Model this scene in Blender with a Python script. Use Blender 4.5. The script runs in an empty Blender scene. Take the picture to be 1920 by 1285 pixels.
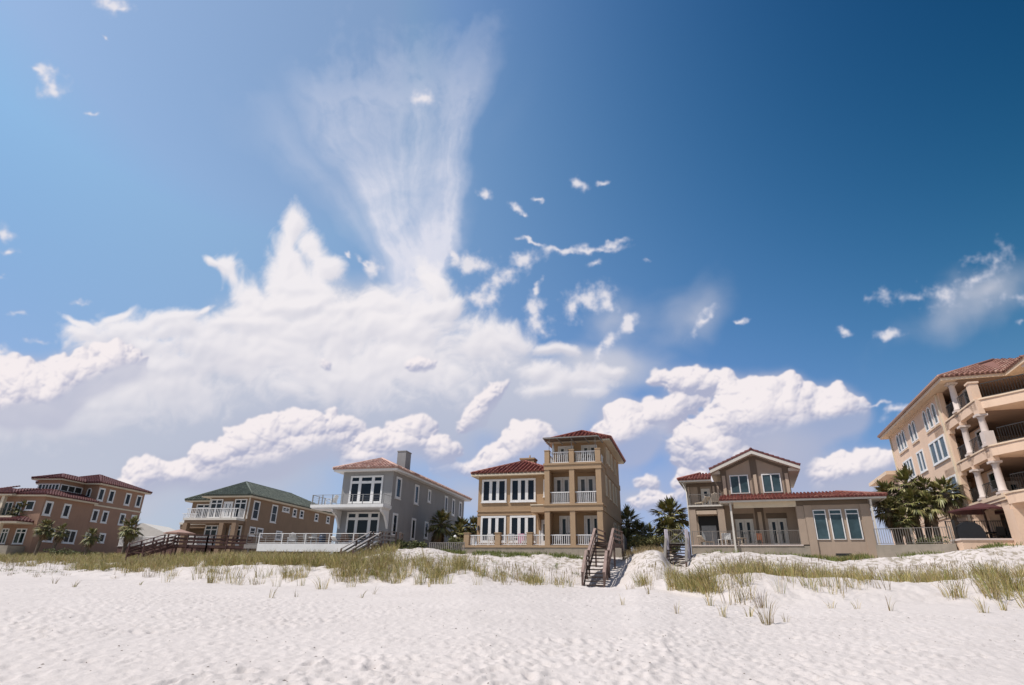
import bpy, bmesh, math, random
import numpy as np
from mathutils import Vector, Matrix
from mathutils.bvhtree import BVHTree
sc = bpy.context.scene
COL = sc.collection
R = math.radians

# ------------------------------------------------------------------ camera
cd = bpy.data.cameras.new('camera'); cam = bpy.data.objects.new('camera', cd); COL.objects.link(cam)
cam.matrix_world = Matrix.Translation((0, 0, 1.6)) @ Matrix.Rotation(R(90 + 22.53), 4, 'X') @ Matrix.Rotation(R(1.05), 4, 'Z')
cd.lens = 20.23; cd.sensor_width = 36; cd.clip_end = 9000; sc.camera = cam
sc.view_settings.view_transform = 'Standard'; sc.view_settings.look = 'None'
sc.view_settings.exposure = 0.0; sc.view_settings.gamma = 1.0

# ------------------------------------------------------------------ sun
SUN_EL, SUN_AZ = 58.0, -112.0           # azimuth measured clockwise from +Y (straight inland)
sl = bpy.data.lights.new('sun', 'SUN'); sl.energy = 4.5; sl.angle = R(0.53); sl.color = (1.0, 0.955, 0.90)
so = bpy.data.objects.new('sun', sl); COL.objects.link(so)
sd = Vector((math.sin(R(SUN_AZ)) * math.cos(R(SUN_EL)), math.cos(R(SUN_AZ)) * math.cos(R(SUN_EL)), math.sin(R(SUN_EL))))
so.rotation_euler = sd.to_track_quat('Z', 'Y').to_euler()

# ------------------------------------------------------------------ sky: Nishita air, clouds by direction
world = bpy.data.worlds.new('World'); sc.world = world; world.use_nodes = True
WT = world.node_tree; WN = WT.nodes; WL = WT.links
def wn(t, **kw):
    n = WN.new(t)
    for k, v in kw.items(): setattr(n, k, v)
    return n
def setin(n, i, v):
    if isinstance(v, bpy.types.NodeSocket): WL.new(v, n.inputs[i])
    elif v is not None: n.inputs[i].default_value = v
def mth(op, a, b=None, c=None, clamp=False):
    n = wn('ShaderNodeMath', operation=op, use_clamp=clamp); setin(n, 0, a); setin(n, 1, b); setin(n, 2, c); return n.outputs[0]
def vmt(op, a, b=None, c=None):
    n = wn('ShaderNodeVectorMath', operation=op); setin(n, 0, a); setin(n, 1, b)
    if c is not None: setin(n, 3 if op == 'SCALE' else 2, c)
    return n.outputs['Value'] if op in ('DOT_PRODUCT', 'LENGTH') else n.outputs[0]
def smooth(v, a, b, o0=0.0, o1=1.0):
    n = wn('ShaderNodeMapRange', interpolation_type='SMOOTHSTEP'); setin(n, 0, v)
    n.inputs[1].default_value = a; n.inputs[2].default_value = b; n.inputs[3].default_value = o0; n.inputs[4].default_value = o1; return n.outputs[0]
def mixc(f, a, b):
    n = wn('ShaderNodeMix', data_type='RGBA'); setin(n, 0, f); setin(n, 6, a); setin(n, 7, b); return n.outputs[2]
def noise(v, scale, detail, rough=0.5, dist=0.0, out='Fac', dim='2D'):
    n = wn('ShaderNodeTexNoise', noise_dimensions=dim); setin(n, 'Vector', v)
    n.inputs['Scale'].default_value = scale; n.inputs['Detail'].default_value = detail
    n.inputs['Roughness'].default_value = rough; n.inputs['Distortion'].default_value = dist; return n.outputs[out]

direction = wn('ShaderNodeTexCoord').outputs['Generated']
sky = wn('ShaderNodeTexSky', sky_type='NISHITA', sun_disc=False, sun_elevation=R(SUN_EL), sun_rotation=R(SUN_AZ))
sky.ozone_density = 3.0; sky.dust_density = 0.6
sx = wn('ShaderNodeSeparateXYZ'); WL.new(direction, sx.inputs[0]); DX, DY, DZ = sx.outputs
# polarised, deeper blue away from the sun: per-channel exponent of a cubic in the direction
terms = [(None, (-0.2169, -0.2014, 0.1728)), (DX, (-0.0706, -0.295, -0.0738)), (DZ, (2.0108, 1.9548, 0.8263)), (mth('MULTIPLY', DX, DX), (0.755, 0.129, -0.2507)), (mth('MULTIPLY', DX, DZ), (-2.1671, -0.2514, 0.1994)), (mth('MULTIPLY', DZ, DZ), (-1.9931, -0.8197, -0.1953)),
         (mth('POWER', DX, 3.0), (0.4382, 0.4823, -0.181)), (mth('MULTIPLY', mth('MULTIPLY', DX, DX), DZ), (-5.7001, -1.9911, -1.077)), (mth('MULTIPLY', mth('MULTIPLY', DZ, DZ), DX), (-2.9458, -2.3903, -2.1268)), (mth('POWER', DZ, 3.0), (0.1739, -0.8317, -0.4805))]
acc = None
for t, c in terms:
    if t is None:
        acc = wn('ShaderNodeCombineXYZ'); [setattr(acc.inputs[i], 'default_value', c[i]) for i in range(3)]; acc = acc.outputs[0]
    else:
        s = wn('ShaderNodeVectorMath', operation='SCALE'); s.inputs[0].default_value = c; WL.new(t, s.inputs[3]); acc = vmt('ADD', acc, s.outputs[0])
acc = vmt('MINIMUM', vmt('MAXIMUM', acc, (-2.6, -2.0, -1.6)), (0.75, 0.70, 0.57))
sa = wn('ShaderNodeSeparateXYZ'); WL.new(acc, sa.inputs[0])
ce = wn('ShaderNodeCombineXYZ')
fwd = smooth(DY, -0.25, 0.3)
for i in range(3):
    WL.new(mth('EXPONENT', mth('MULTIPLY', sa.outputs[i], fwd)), ce.inputs[i])
air = vmt('MULTIPLY', sky.outputs[0], ce.outputs[0])
air = vmt('MULTIPLY', air, (0.1, 0.1, 0.1))

# clouds: an equirectangular cloud layer computed here from blobs and noise, placed by direction in the sky
IW, IH = 5120, 2560
def perlin(x, y, seed):
    rs = np.random.RandomState(seed); ang = rs.rand(256, 256).astype(np.float32) * 6.2832
    gx, gy = np.cos(ang), np.sin(ang)
    xi = np.floor(x).astype(np.int32); yi = np.floor(y).astype(np.int32); xf = (x - xi).astype(np.float32); yf = (y - yi).astype(np.float32)
    u = xf * xf * xf * (xf * (xf * 6 - 15) + 10); v = yf * yf * yf * (yf * (yf * 6 - 15) + 10)
    def d(ix, iy, fx, fy):
        a = (xi + ix) & 255; b = (yi + iy) & 255; return gx[b, a] * fx + gy[b, a] * fy
    n0 = d(0, 0, xf, yf); n1 = d(1, 0, xf - 1, yf); m0 = d(0, 1, xf, yf - 1); m1 = d(1, 1, xf - 1, yf - 1)
    a = n0 + u * (n1 - n0); b = m0 + u * (m1 - m0); return (a + v * (b - a)) * 1.5      # about -1..1
def fbm(x, y, scale, octs, rough=0.5, seed=0, kind='n'):
    out = np.zeros_like(x); amp = 1.0; tot = 0.0; f = scale
    for o in range(octs):
        p = perlin(x * f + 17.3 * o, y * f + 9.1 * o, seed + o)
        if kind == 'b': p = np.abs(p) * 2.2 - 0.75
        out += p * amp; tot += amp; amp *= rough; f *= 2.03
    return out / tot
def sst(v, a, b):
    t = np.clip((v - a) / (b - a), 0, 1); return t * t * (3 - 2 * t)
def blur(a, r):
    r = int(r); 
    if r < 1: return a
    for ax in (0, 1):
        for _ in range(2):
            c = np.cumsum(np.concatenate([np.repeat(np.take(a, [0], ax), r + 1, ax), a, np.repeat(np.take(a, [-1], ax), r, ax)], ax), ax)
            n = a.shape[ax]; a = (np.take(c, range(2 * r + 1, 2 * r + 1 + n), ax) - np.take(c, range(0, n), ax)) / (2 * r + 1)
    return a
ST = 1100.0                      # cloud map samples per unit of tangent plane
S, T = np.meshgrid(np.arange(-1.12, 1.12, 1 / ST, dtype=np.float32), np.arange(-0.64, 0.72, 1 / ST, dtype=np.float32))
def warped(scale, amp, octs, seed, x=None, y=None):
    x = S if x is None else x; y = T if y is None else y
    return x + amp * fbm(x, y, scale, octs, 0.5, seed), y + amp * fbm(x, y, scale, octs, 0.5, seed + 50)
def field(p, blobs):
    x, y = p; out = np.full_like(x, -4.0)
    for (cx, cy, rx, ry, ang, w) in blobs:
        a = R(ang); X = x - cx; Y = y - cy
        xr = (X * math.cos(a) + Y * math.sin(a)) / rx; yr = (-X * math.sin(a) + Y * math.cos(a)) / ry
        e = (1 - np.sqrt(xr * xr + yr * yr)) * w
        k = 0.12; h = np.clip(0.5 + 0.5 * (e - out) / k, 0, 1)      # smooth union
        out = out * (1 - h) + e * h + k * h * (1 - h)
    return out
HARD = [(0.4472, -0.1239, 0.1205, 0.0741, 1.1, 1), (0.5601, -0.1126, 0.063, 0.0463, 1.1, 1), (0.3665, -0.1717, 0.0973, 0.0556, 1.1, 1), (0.3092, -0.182, 0.0417, 0.0324, 1.1, 1), (0.4301, -0.203, 0.1019, 0.0556, 1.1, 1), (0.4232, -0.078, 0.0463, 0.0297, 1.1, 1), (0.5025, -0.1043, 0.0649, 0.0417, 1.1, 1), (0.3658, -0.2366, 0.0834, 0.0463, 1.1, 0.8), (0.2049, -0.1561, 0.0538, 0.0556, 1.1, 1), (0.248, -0.1275, 0.051, 0.0352, 21.1, 1), (0.1793, -0.1751, 0.0371, 0.0371, 1.1, 1), (0.2893, -0.1055, 0.0556, 0.0241, 16.1, 1), (0.3256, -0.0622, 0.0973, 0.0278, -5.0, 1), (0.5879, -0.214, 0.088, 0.0352, 9.1, 1), (0.634, -0.1993, 0.0556, 0.0297, 1.1, 1), (0.5421, -0.2427, 0.0649, 0.0222, 1.1, 0.8), (0.2407, -0.2389, 0.0241, 0.0167, 1.1, 1), (0.2506, -0.2712, 0.0556, 0.0185, 1.1, 0.7), (0.0264, -0.178, 0.0556, 0.0417, 1.1, 1), (0.0398, -0.1499, 0.0334, 0.0185, 1.1, 1), (-0.0101, -0.2064, 0.051, 0.0297, 1.1, 1), (-0.0516, -0.2211, 0.0417, 0.0204, 1.1, 1), (0.1604, -0.1542, 0.0241, 0.0185, 1.1, 1), (0.1926, -0.1425, 0.0278, 0.0185, 1.1, 1), (-0.1733, -0.1538, 0.051, 0.0241, 1.1, 1), (-0.2377, -0.18, 0.0417, 0.0259, 1.1, 1), (-0.2577, -0.2017, 0.0417, 0.0204, 1.1, 1), (-0.1244, -0.19, 0.0426, 0.0259, 1.1, 1), (-0.1118, -0.2222, 0.0324, 0.0167, 1.1, 0.8), (-0.3661, -0.1527, 0.1038, 0.0297, 4.0, 1), (-0.4233, -0.1677, 0.0556, 0.0315, 1.1, 1), (-0.3821, -0.1391, 0.0324, 0.0185, 1.1, 1), (-0.4554, -0.1868, 0.0602, 0.0352, 1.1, 1), (-0.5104, -0.2184, 0.0575, 0.0334, 1.1, 1), (-0.6213, -0.239, 0.0575, 0.0278, 1.1, 1), (-0.5749, -0.2427, 0.0602, 0.0278, 1.1, 1), (-0.3306, -0.1706, 0.0649, 0.0241, 1.1, 1), (-0.6533, -0.2646, 0.0556, 0.0232, 1.1, 0.7), (-0.3581, -0.1878, 0.088, 0.0315, 1.1, 0.9), (-0.4317, -0.2151, 0.088, 0.0334, 1.1, 0.9), (-0.5146, -0.2463, 0.0788, 0.0297, 1.1, 0.9), (-0.1821, -0.1818, 0.0556, 0.0278, 1.1, 0.9), (-0.2464, -0.2108, 0.0556, 0.0259, 1.1, 0.8), (-0.2846, -0.1512, 0.0371, 0.0185, 1.1, 1), (-0.0517, -0.1117, 0.0667, 0.0222, 48.0, 1), (-0.0716, -0.138, 0.0324, 0.0167, 31.1, 1), (-0.3217, -0.0453, 0.0148, 0.0111, 1.1, 1), (-0.1615, -0.0396, 0.0371, 0.0139, 1.1, 1), (-0.8323, -0.1056, 0.1019, 0.0575, 1.1, 1), (-0.7495, -0.0717, 0.0741, 0.0417, 1.1, 1), (-0.6897, -0.0474, 0.0556, 0.0371, 1.1, 1), (-0.8701, -0.0692, 0.0556, 0.0324, 1.1, 1), (-0.7868, -0.0585, 0.0463, 0.0204, 1.1, 1)]
SMALL = [(0.1329, 0.0826, 0.0538, 0.0315, 9.1, 1), (0.099, 0.0579, 0.0259, 0.0278, 1.1, 1), (0.1656, 0.0684, 0.0278, 0.0204, -28.9, 1), (0.0359, 0.0632, 0.0241, 0.0334, -8.9, 1), (0.0439, 0.0346, 0.0334, 0.0278, 21.1, 1), (-0.0786, 0.1399, 0.0575, 0.0259, -12.9, 1), (0.0196, 0.1464, 0.0426, 0.0222, 11.1, 1), (-0.0251, 0.1057, 0.0575, 0.0241, 29.1, 1), (-0.0524, 0.0774, 0.0417, 0.0222, 1.1, 1), (-0.0973, 0.1507, 0.0334, 0.013, -28.9, 1), (0.0447, 0.0912, 0.0222, 0.0093, 61.0, 1), (-0.0529, 0.259, 0.0185, 0.013, -28.9, 1), (0.0049, 0.236, 0.0222, 0.0111, -44.0, 1), (0.0191, 0.2233, 0.0111, 0.0074, -49.0, 1), (0.0345, 0.244, 0.013, 0.0056, 1.1, 1), (0.1108, 0.2769, 0.0204, 0.0167, 1.1, 1), (0.1571, 0.2814, 0.0185, 0.0074, 6.0, 1), (0.1268, 0.1641, 0.088, 0.0083, 5.0, 1), (0.1729, 0.1751, 0.0352, 0.0083, 16.1, 1), (0.0805, 0.1614, 0.051, 0.0074, -7.0, 1), (0.0292, 0.1762, 0.0259, 0.0046, -13.9, 1), (0.1439, 0.1394, 0.0167, 0.0093, 1.1, 1), (0.1668, 0.0054, 0.0463, 0.0167, 51.0, 1), (0.2032, 0.0376, 0.0371, 0.013, 31.1, 1), (0.1533, -0.018, 0.0278, 0.0148, 61.0, 1), (0.3996, 0.0439, 0.0222, 0.0065, 1.1, 1), (0.5741, 0.0323, 0.0222, 0.0083, 1.1, 1), (0.653, 0.0254, 0.0389, 0.0111, 13.1, 1), (0.6426, 0.0901, 0.0297, 0.0204, 1.1, 0.6), (0.7537, 0.0949, 0.0538, 0.0297, 1.1, 0.62), (0.6981, 0.0967, 0.0556, 0.0111, 1.1, 0.55), (0.8425, 0.1587, 0.0315, 0.0408, 1.1, 0.6), (0.8087, 0.1284, 0.0602, 0.0167, 26.1, 0.5), (0.7988, 0.1634, 0.0278, 0.0093, 16.1, 0.5), (0.8697, 0.0906, 0.0463, 0.012, 1.1, 0.5), (0.8842, 0.0537, 0.0111, 0.0093, 1.1, 0.8), (0.6786, -0.1057, 0.0482, 0.012, 13.1, 1), (0.6321, -0.0946, 0.0389, 0.0056, 1.1, 1), (-0.7039, 0.5734, 0.0426, 0.0222, -7.0, 1), (-0.687, 0.5644, 0.0222, 0.013, 1.1, 1), (-0.8203, 0.4508, 0.0278, 0.0241, -34.0, 1), (-0.803, 0.4214, 0.0278, 0.0241, 1.1, 1), (-0.8098, 0.4343, 0.0278, 0.0241, 1.1, 1), (-0.8315, 0.457, 0.0241, 0.0083, -23.9, 1), (-0.7186, 0.5175, 0.0148, 0.0046, -49.0, 1), (-0.7412, 0.3827, 0.0204, 0.0056, 1.1, 1), (-0.8856, 0.1743, 0.0315, 0.0185, -18.9, 1), (-0.885, 0.14, 0.0241, 0.0093, 11.1, 1), (-0.8889, 0.1019, 0.013, 0.0046, 1.1, 1), (-0.8865, -0.0297, 0.0204, 0.0148, 1.1, 1), (-0.2854, 0.1454, 0.0074, 0.0046, 1.1, 1), (-0.2415, 0.1277, 0.0241, 0.0204, -18.9, 1), (-0.2527, 0.1349, 0.0278, 0.0056, -28.9, 1), (-0.156, 0.4212, 0.0315, 0.0204, 1.1, 1), (0.2318, 0.1456, 0.0093, 0.0065, 1.1, 0.6), (0.3329, 0.0455, 0.0463, 0.0093, 51.0, 0.8), (-0.7519, 0.0581, 0.0185, 0.0056, 1.1, 0.7), (-0.8247, -0.0128, 0.0278, 0.0056, 1.1, 0.6), (-0.8627, 0.0329, 0.0278, 0.0056, 1.1, 0.6)]
MID = [(-0.8225, -0.1333, 0.1576, 0.0788, 1.1, 1), (-0.7022, -0.1218, 0.1576, 0.0741, 1.1, 1), (-0.5821, -0.101, 0.139, 0.0649, 1.1, 1), (-0.8603, -0.0969, 0.0834, 0.0556, 1.1, 1), (-0.4258, -0.0333, 0.241, 0.088, 1.1, 1), (-0.1938, -0.0476, 0.1854, 0.0741, 1.1, 1), (-0.6106, -0.0645, 0.1854, 0.0649, 1.1, 1), (-0.2955, -0.0587, 0.278, 0.0834, 1.1, 1), (-0.6583, 0.0088, 0.1297, 0.0463, 1.1, 1), (-0.5658, 0.0179, 0.1112, 0.0463, 1.1, 1), (-0.7369, -0.0001, 0.0695, 0.0352, -8.9, 1), (-0.5011, 0.0302, 0.0834, 0.0371, 1.1, 1), (-0.4455, 0.0312, 0.1019, 0.0556, 1.1, 1), (-0.6483, -0.0281, 0.1112, 0.0575, 1.1, 1), (-0.5003, -0.0161, 0.1576, 0.0788, 1.1, 1), (-0.334, 0.0147, 0.1761, 0.088, 1.1, 1), (-0.1857, 0.0175, 0.1576, 0.0788, 1.1, 1), (-0.0647, -0.0081, 0.088, 0.0575, 1.1, 1), (-0.3721, 0.0697, 0.0927, 0.0463, 11.1, 1), (-0.2513, 0.058, 0.1019, 0.0556, 1.1, 1), (-0.1402, 0.0646, 0.0741, 0.0417, 1.1, 1), (-0.7467, 0.0257, 0.0463, 0.0139, -28.9, 1), (-0.6913, 0.0406, 0.0371, 0.013, 21.1, 1), (-0.5847, 0.0379, 0.0556, 0.0204, 16.1, 1), (-0.5386, 0.0527, 0.0371, 0.0111, 31.1, 1), (-0.3834, 0.1825, 0.0389, 0.0426, -13.9, 1), (-0.3919, 0.1388, 0.0463, 0.0612, -4.0, 1), (-0.3726, 0.1021, 0.0741, 0.051, 1.1, 1), (-0.3477, 0.1582, 0.0426, 0.0278, -34.0, 1), (-0.3221, 0.1262, 0.0315, 0.0315, -28.9, 1), (-0.4934, 0.1175, 0.0463, 0.0167, -39.0, 1), (-0.5234, 0.1336, 0.0315, 0.0065, -34.0, 1), (-0.4511, 0.0821, 0.0649, 0.0371, -37.0, 1), (-0.4089, 0.0597, 0.0741, 0.0463, 1.1, 1), (-0.4369, 0.0685, 0.0649, 0.0222, -39.0, 1), (-0.1502, 0.1015, 0.051, 0.0463, 1.1, 1), (-0.7771, -0.0861, 0.1112, 0.0556, 1.1, 1), (-0.7225, -0.0295, 0.0741, 0.0371, 1.1, 1), (0.1125, -0.0679, 0.1112, 0.0334, 5.0, 1), (0.038, -0.0526, 0.0556, 0.0278, 1.1, 1), (0.0652, -0.015, 0.0695, 0.0185, -8.9, 1), (0.1315, -0.0926, 0.0556, 0.0167, 11.1, 1), (0.177, -0.0501, 0.0463, 0.0167, -8.9, 1), (-0.0, 0.0023, 0.0556, 0.0278, 1.1, 1), (0.2714, -0.141, 0.0741, 0.0324, 1.1, 0.8), (0.048, -0.0895, 0.0556, 0.0185, 1.1, 1)]
SOFT = [(-0.5806, -0.1844, 0.4449, 0.1946, 1.1, 1), (-0.2945, -0.1143, 0.4078, 0.1761, 1.1, 1), (-0.0913, -0.0735, 0.2132, 0.1297, 1.1, 1), (-0.8119, -0.2072, 0.278, 0.1854, 1.1, 1), (0.0391, -0.1082, 0.2039, 0.1019, 11.1, 0.8), (0.4114, -0.1941, 0.2132, 0.1019, 1.1, 0.62), (0.5979, -0.2555, 0.1761, 0.0741, 1.1, 0.6), (0.2087, -0.2627, 0.1946, 0.0834, 1.1, 0.5), (-0.0231, -0.2576, 0.2039, 0.0834, 1.1, 0.6), (0.8231, 0.1008, 0.139, 0.0649, 21.1, 0.3), (0.7406, 0.053, 0.1297, 0.0463, 26.1, 0.18), (0.3051, 0.045, 0.1019, 0.0371, 46.0, 0.16), (0.1753, 0.0426, 0.1112, 0.0741, 31.1, 0.28), (0.1491, -0.0413, 0.139, 0.0556, 1.1, 0.8), (-0.2972, 0.0339, 0.2966, 0.1019, 1.1, 1), (-0.4057, -0.1164, 0.3892, 0.139, 1.1, 1.1), (-0.3731, 0.1253, 0.0556, 0.0556, 1.1, 0.35)]
def puffs(blobs, seed):
    """heap of round puffs over each ellipse: the raster of their highest surface"""
    rs = random.Random(seed); Hh, Ww = S.shape; h = np.zeros(S.shape, np.float32)
    for (cx, cy, rx, ry, ang, w) in blobs:
        a = R(ang); base = min(rx, ry); n = int(26 + 9 * max(rx, ry) / base * 2.2)
        for k in range(n * 4):
            q = math.sqrt(rs.random()); f = rs.random() * 6.283
            lx, ly = rx * q * math.cos(f) * 0.92, ry * q * math.sin(f) * 0.92
            x = cx + lx * math.cos(a) - ly * math.sin(a); y = cy + lx * math.sin(a) + ly * math.cos(a)
            r = base * (rs.uniform(0.30, 0.55) if k < n * 0.5 else rs.uniform(0.13, 0.30)) * (1.15 - 0.55 * q) * (0.75 + 0.25 * w)
            z0 = base * 0.9 * math.sqrt(max(0, 1 - q * q)) + (0.10 * base if k > n else 0)
            ix0, ix1 = int((x - r + 1.12) * ST), int((x + r + 1.12) * ST) + 2; iy0, iy1 = int((y - r + 0.64) * ST), int((y + r + 0.64) * ST) + 2
            ix0, iy0 = max(ix0, 0), max(iy0, 0); ix1, iy1 = min(ix1, Ww), min(iy1, Hh)
            if ix1 <= ix0 or iy1 <= iy0: continue
            dx_ = S[iy0:iy1, ix0:ix1] - x; dy_ = T[iy0:iy1, ix0:ix1] - y; d = r * r - dx_ * dx_ - dy_ * dy_
            h[iy0:iy1, ix0:ix1] = np.maximum(h[iy0:iy1, ix0:ix1], np.where(d > 0, z0 + np.sqrt(np.maximum(d, 0)), 0))
    return h
def sample(a, x, y):
    fx_ = np.clip((x + 1.12) * ST, 0, a.shape[1] - 1.001); fy_ = np.clip((y + 0.64) * ST, 0, a.shape[0] - 1.001)
    ix = fx_.astype(np.int32); iy = fy_.astype(np.int32); u = fx_ - ix; v = fy_ - iy
    if a.ndim == 3: u = u[..., None]; v = v[..., None]
    return (a[iy, ix] * (1 - u) + a[iy, ix + 1] * u) * (1 - v) + (a[iy + 1, ix] * (1 - u) + a[iy + 1, ix + 1] * u) * v
def shade(h, r):
    hb = blur(h, r) * ST; gy, gx = np.gradient(hb); k = 1 / np.sqrt(gx * gx + gy * gy + 1)
    return (gx * 0.38 - gy * 0.78 + 0.50) * k            # sun up and to the left, rows run upwards
PWb = warped(7.0, 0.035, 3, 11)
PWf = warped(30.0, 0.010, 3, 23, *PWb)
bil = fbm(PWf[0], PWf[1], 22.0, 6, 0.55, 31, 'b')
wsp = fbm(PWb[0], PWb[1] * 1.25, 16.0, 7, 0.58, 41)
brd = fbm(PWb[0], PWb[1], 5.0, 4, 0.5, 51)
# grey sheet under everything
eS = field(PWb, SOFT) + 0.25 * brd + 0.06 * wsp; aS = sst(eS, -0.02, 0.55)
# bright mass
fib = fbm(PWf[0] * 0.8 + PWf[1] * 0.6, (PWf[1] * 0.8 - PWf[0] * 0.6) * 2.2, 22.0, 6, 0.66, 47)
eM = field(PWb, MID) + 0.42 * wsp + 0.14 * bil + 0.30 * fib; aM = sst(eM, -0.02, 0.62)
# cumulus
hp = puffs(HARD, 5)
wx, wy = warped(34.0, 0.010, 6, 27); wx = wx + 0.010 * bil; wy = wy + 0.006 * wsp
hH = sample(hp, wx, wy)
aH = sst(blur(hH, 2) + 0.006 * fbm(PWf[0], PWf[1], 45.0, 5, 0.6, 77), 0.0015, 0.0165) * sst(blur(hH, 2), 0.0, 0.002)
# small torn clouds
eK = field(warped(26.0, 0.016, 4, 61), SMALL) + 0.75 * fbm(S, T, 42.0, 6, 0.6, 71); aK = sst(eK, 0.0, 0.95)
# fan of high ice cloud: streaks that spread from one point
fx, fy = (-0.1483, -0.0004)
fw = warped(4.5, 0.055, 6, 81); X = fw[0] - fx; Y = fw[1] - fy
th = np.degrees(np.arctan2(X, Y)); rho = np.sqrt(X * X + Y * Y)
stre = fbm((th / 5.0 + 0.8 * brd).astype(np.float32), (rho * 3.4 + 0.6 * wsp).astype(np.float32), 1.0, 6, 0.62, 91)
curl = fbm(PWf[0], PWf[1], 9.0, 6, 0.6, 95)
prof = np.interp(th, [-60, -43, -38, -34.5, -31, -28.5, -25.5, -20, -12, -4, 1, 5, 10, 12.2, 14.5, 17, 20, 24], [0, 0, .16, .30, .18, .34, .60, .58, .60, .56, .46, .56, .66, .36, .02, .0, .02, 0]).astype(np.float32)
prof = prof * (1 + 0.0 * th)
rl = sst(rho, 0.36, 0.10) * 0.6 * sst(th, -42, -20) * sst(th, 20, 6)
fall = sst(rho + 0.13 * curl + 0.07 * stre, 0.58, 0.40)
lim19 = np.where(th > 15, sst(rho, 0.35, 0.42), 1.0)
aF = np.clip((prof * (0.80 + 0.46 * stre + 0.62 * curl) * lim19 * sst(rho, 0.02, 0.2) + rl * (0.9 + 0.4 * curl)) * fall, 0, 1)

lH = 0.40 * shade(hH + 0.0045 * bil + 0.002 * fbm(PWf[0], PWf[1], 60.0, 4, 0.6, 78, 'b'), 1) + 0.32 * shade(hH, 6) + 0.28 * shade(hH, 20)
lM = 0.78 * shade(np.sqrt(np.clip(eM - 0.2 * fib, 0, 1.2)) * 0.05, 5) + 0.22 * shade(0.010 * bil + 0.004 * fib, 3)
def over(c, a, col, al):
    al = al[..., None]; na = al + a[..., None] * (1 - al)
    return (col * al + c * a[..., None] * (1 - al)) / np.maximum(na, 1e-5), na[..., 0]
def lerp(a, b, t): return np.array(a, np.float32) * (1 - t[..., None]) + np.array(b, np.float32) * t[..., None]
C = np.zeros(S.shape + (3,), np.float32); A = np.zeros(S.shape, np.float32)
cS = lerp((0.49, 0.515, 0.62), (0.66, 0.66, 0.73), sst(T, -0.22, 0.06))
cS = cS * (1 - 0.30 * sst(S, -0.3, -0.8)[..., None]) + np.array((0.66, 0.66, 0.70), np.float32) * 0.30 * sst(S, -0.3, -0.8)[..., None]
C, A = over(C, A, cS, aS * 0.85)
C, A = over(C, A, lerp((0.60, 0.65, 0.80), (0.76, 0.76, 0.85), aF), np.clip(aF * 1.05, 0, 0.92))
cM = lerp((0.58, 0.585, 0.68), (0.90, 0.86, 0.88), np.clip(lM * 0.62 + 0.36 + 0.35 * brd + 0.35 * sst(T, -0.03, 0.10), 0, 1))
C, A = over(C, A, cM, aM * (0.95 - 0.55 * sst(T, -0.02, -0.20)))
low = sst(shade(hH, 24), 0.02, 0.52)
tH = np.clip(-0.12 + 1.38 * lH + 0.16 * wsp, 0, 1)
cH = lerp((0.42, 0.44, 0.59), (0.93, 0.86, 0.87), tH)
soft_body = sst(blur(hH, 16) + 0.006 * wsp, 0.002, 0.03)      # undersides melt into the haze
C, A = over(C, A, lerp((0.41, 0.43, 0.58), (0.48, 0.50, 0.63), sst(T, -0.4, 0)), soft_body * 0.62 * (0.5 + 0.5 * sst(T, -0.46, -0.30)))
C, A = over(C, A, cH, aH * (0.55 + 0.42 * sst(T, -0.46, -0.30)) * low)
C, A = over(C, A, lerp((0.60, 0.63, 0.76), (0.86, 0.82, 0.85), sst(eK, 0.2, 1.0)), aK * 0.85)
U0, U1 = int((0.25 - 70 / 360) * IW), int((0.25 + 70 / 360) * IW)
V0, V1 = int((0.5 - 3 / 180) * IH), IH - 8
uu, vv = np.meshgrid((np.arange(U0, U1) + 0.5) / IW, (np.arange(V0, V1) + 0.5) / IH)
phi = (0.5 - uu) * 2 * np.pi; el = (vv - 0.5) * np.pi
dx = np.cos(el) * np.cos(phi); dy = np.cos(el) * np.sin(phi); dz = np.sin(el)
gP = R(22.53); g = dy * math.cos(gP) + dz * math.sin(gP); g2 = np.maximum(g, 0.15)
xs = (dx / g2).astype(np.float32); ys = ((-dy * math.sin(gP) + dz * math.cos(gP)) / g2).astype(np.float32)
inf = sst(g, 0.22, 0.42) * sst(np.abs(xs), 1.12, 1.05) * sst(ys, 0.71, 0.66) * sst(ys, -0.64, -0.60)
C = sample(C, xs, ys); A = sample(A, xs, ys) * inf
buf = np.zeros((IH, IW, 4), np.float32)
# scattered fair-weather cloud in the rest of the sky (seen only in reflections, felt as light)
u2, v2 = np.meshgrid((np.arange(640) + 0.5) / 640, (np.arange(320) + 0.5) / 320)
p2 = (0.5 - u2) * 2 * np.pi; e2 = (v2 - 0.5) * np.pi; q = np.maximum(np.sin(e2), 0.12)
bx = (np.cos(e2) * np.cos(p2) / q).astype(np.float32); by = (np.cos(e2) * np.sin(p2) / q).astype(np.float32)
ba = sst(fbm(bx, by, 0.8, 5, 0.55, 201), 0.02, 0.35) * sst(v2, 0.5, 0.56) * 0.45 * (1 - sst(np.cos(e2) * np.sin(p2), -0.3, 0.1))
ba = np.repeat(np.repeat(ba, 8, 0), 8, 1); buf[..., :3] = (0.80, 0.80, 0.84); buf[..., 3] = ba
reg = buf[V0:V1, U0:U1]; reg[..., 3] = np.maximum(reg[..., 3] * (1 - inf), A); reg[..., :3] = np.where((A > 1e-4)[..., None], C, reg[..., :3])
img = bpy.data.images.new('cloud_layer', IW, IH, alpha=True, float_buffer=True); img.colorspace_settings.name = 'Non-Color'; img.alpha_mode = 'CHANNEL_PACKED'
img.pixels.foreach_set(buf.ravel()); img.update(); img.pack()
env = wn('ShaderNodeTexImage'); env.image = img; env.interpolation = 'Cubic'; uvn = wn('ShaderNodeCombineXYZ')
WL.new(mth('MULTIPLY_ADD', mth('ARCTAN2', DY, DX), -1 / (2 * math.pi), 0.5), uvn.inputs[0])
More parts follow.
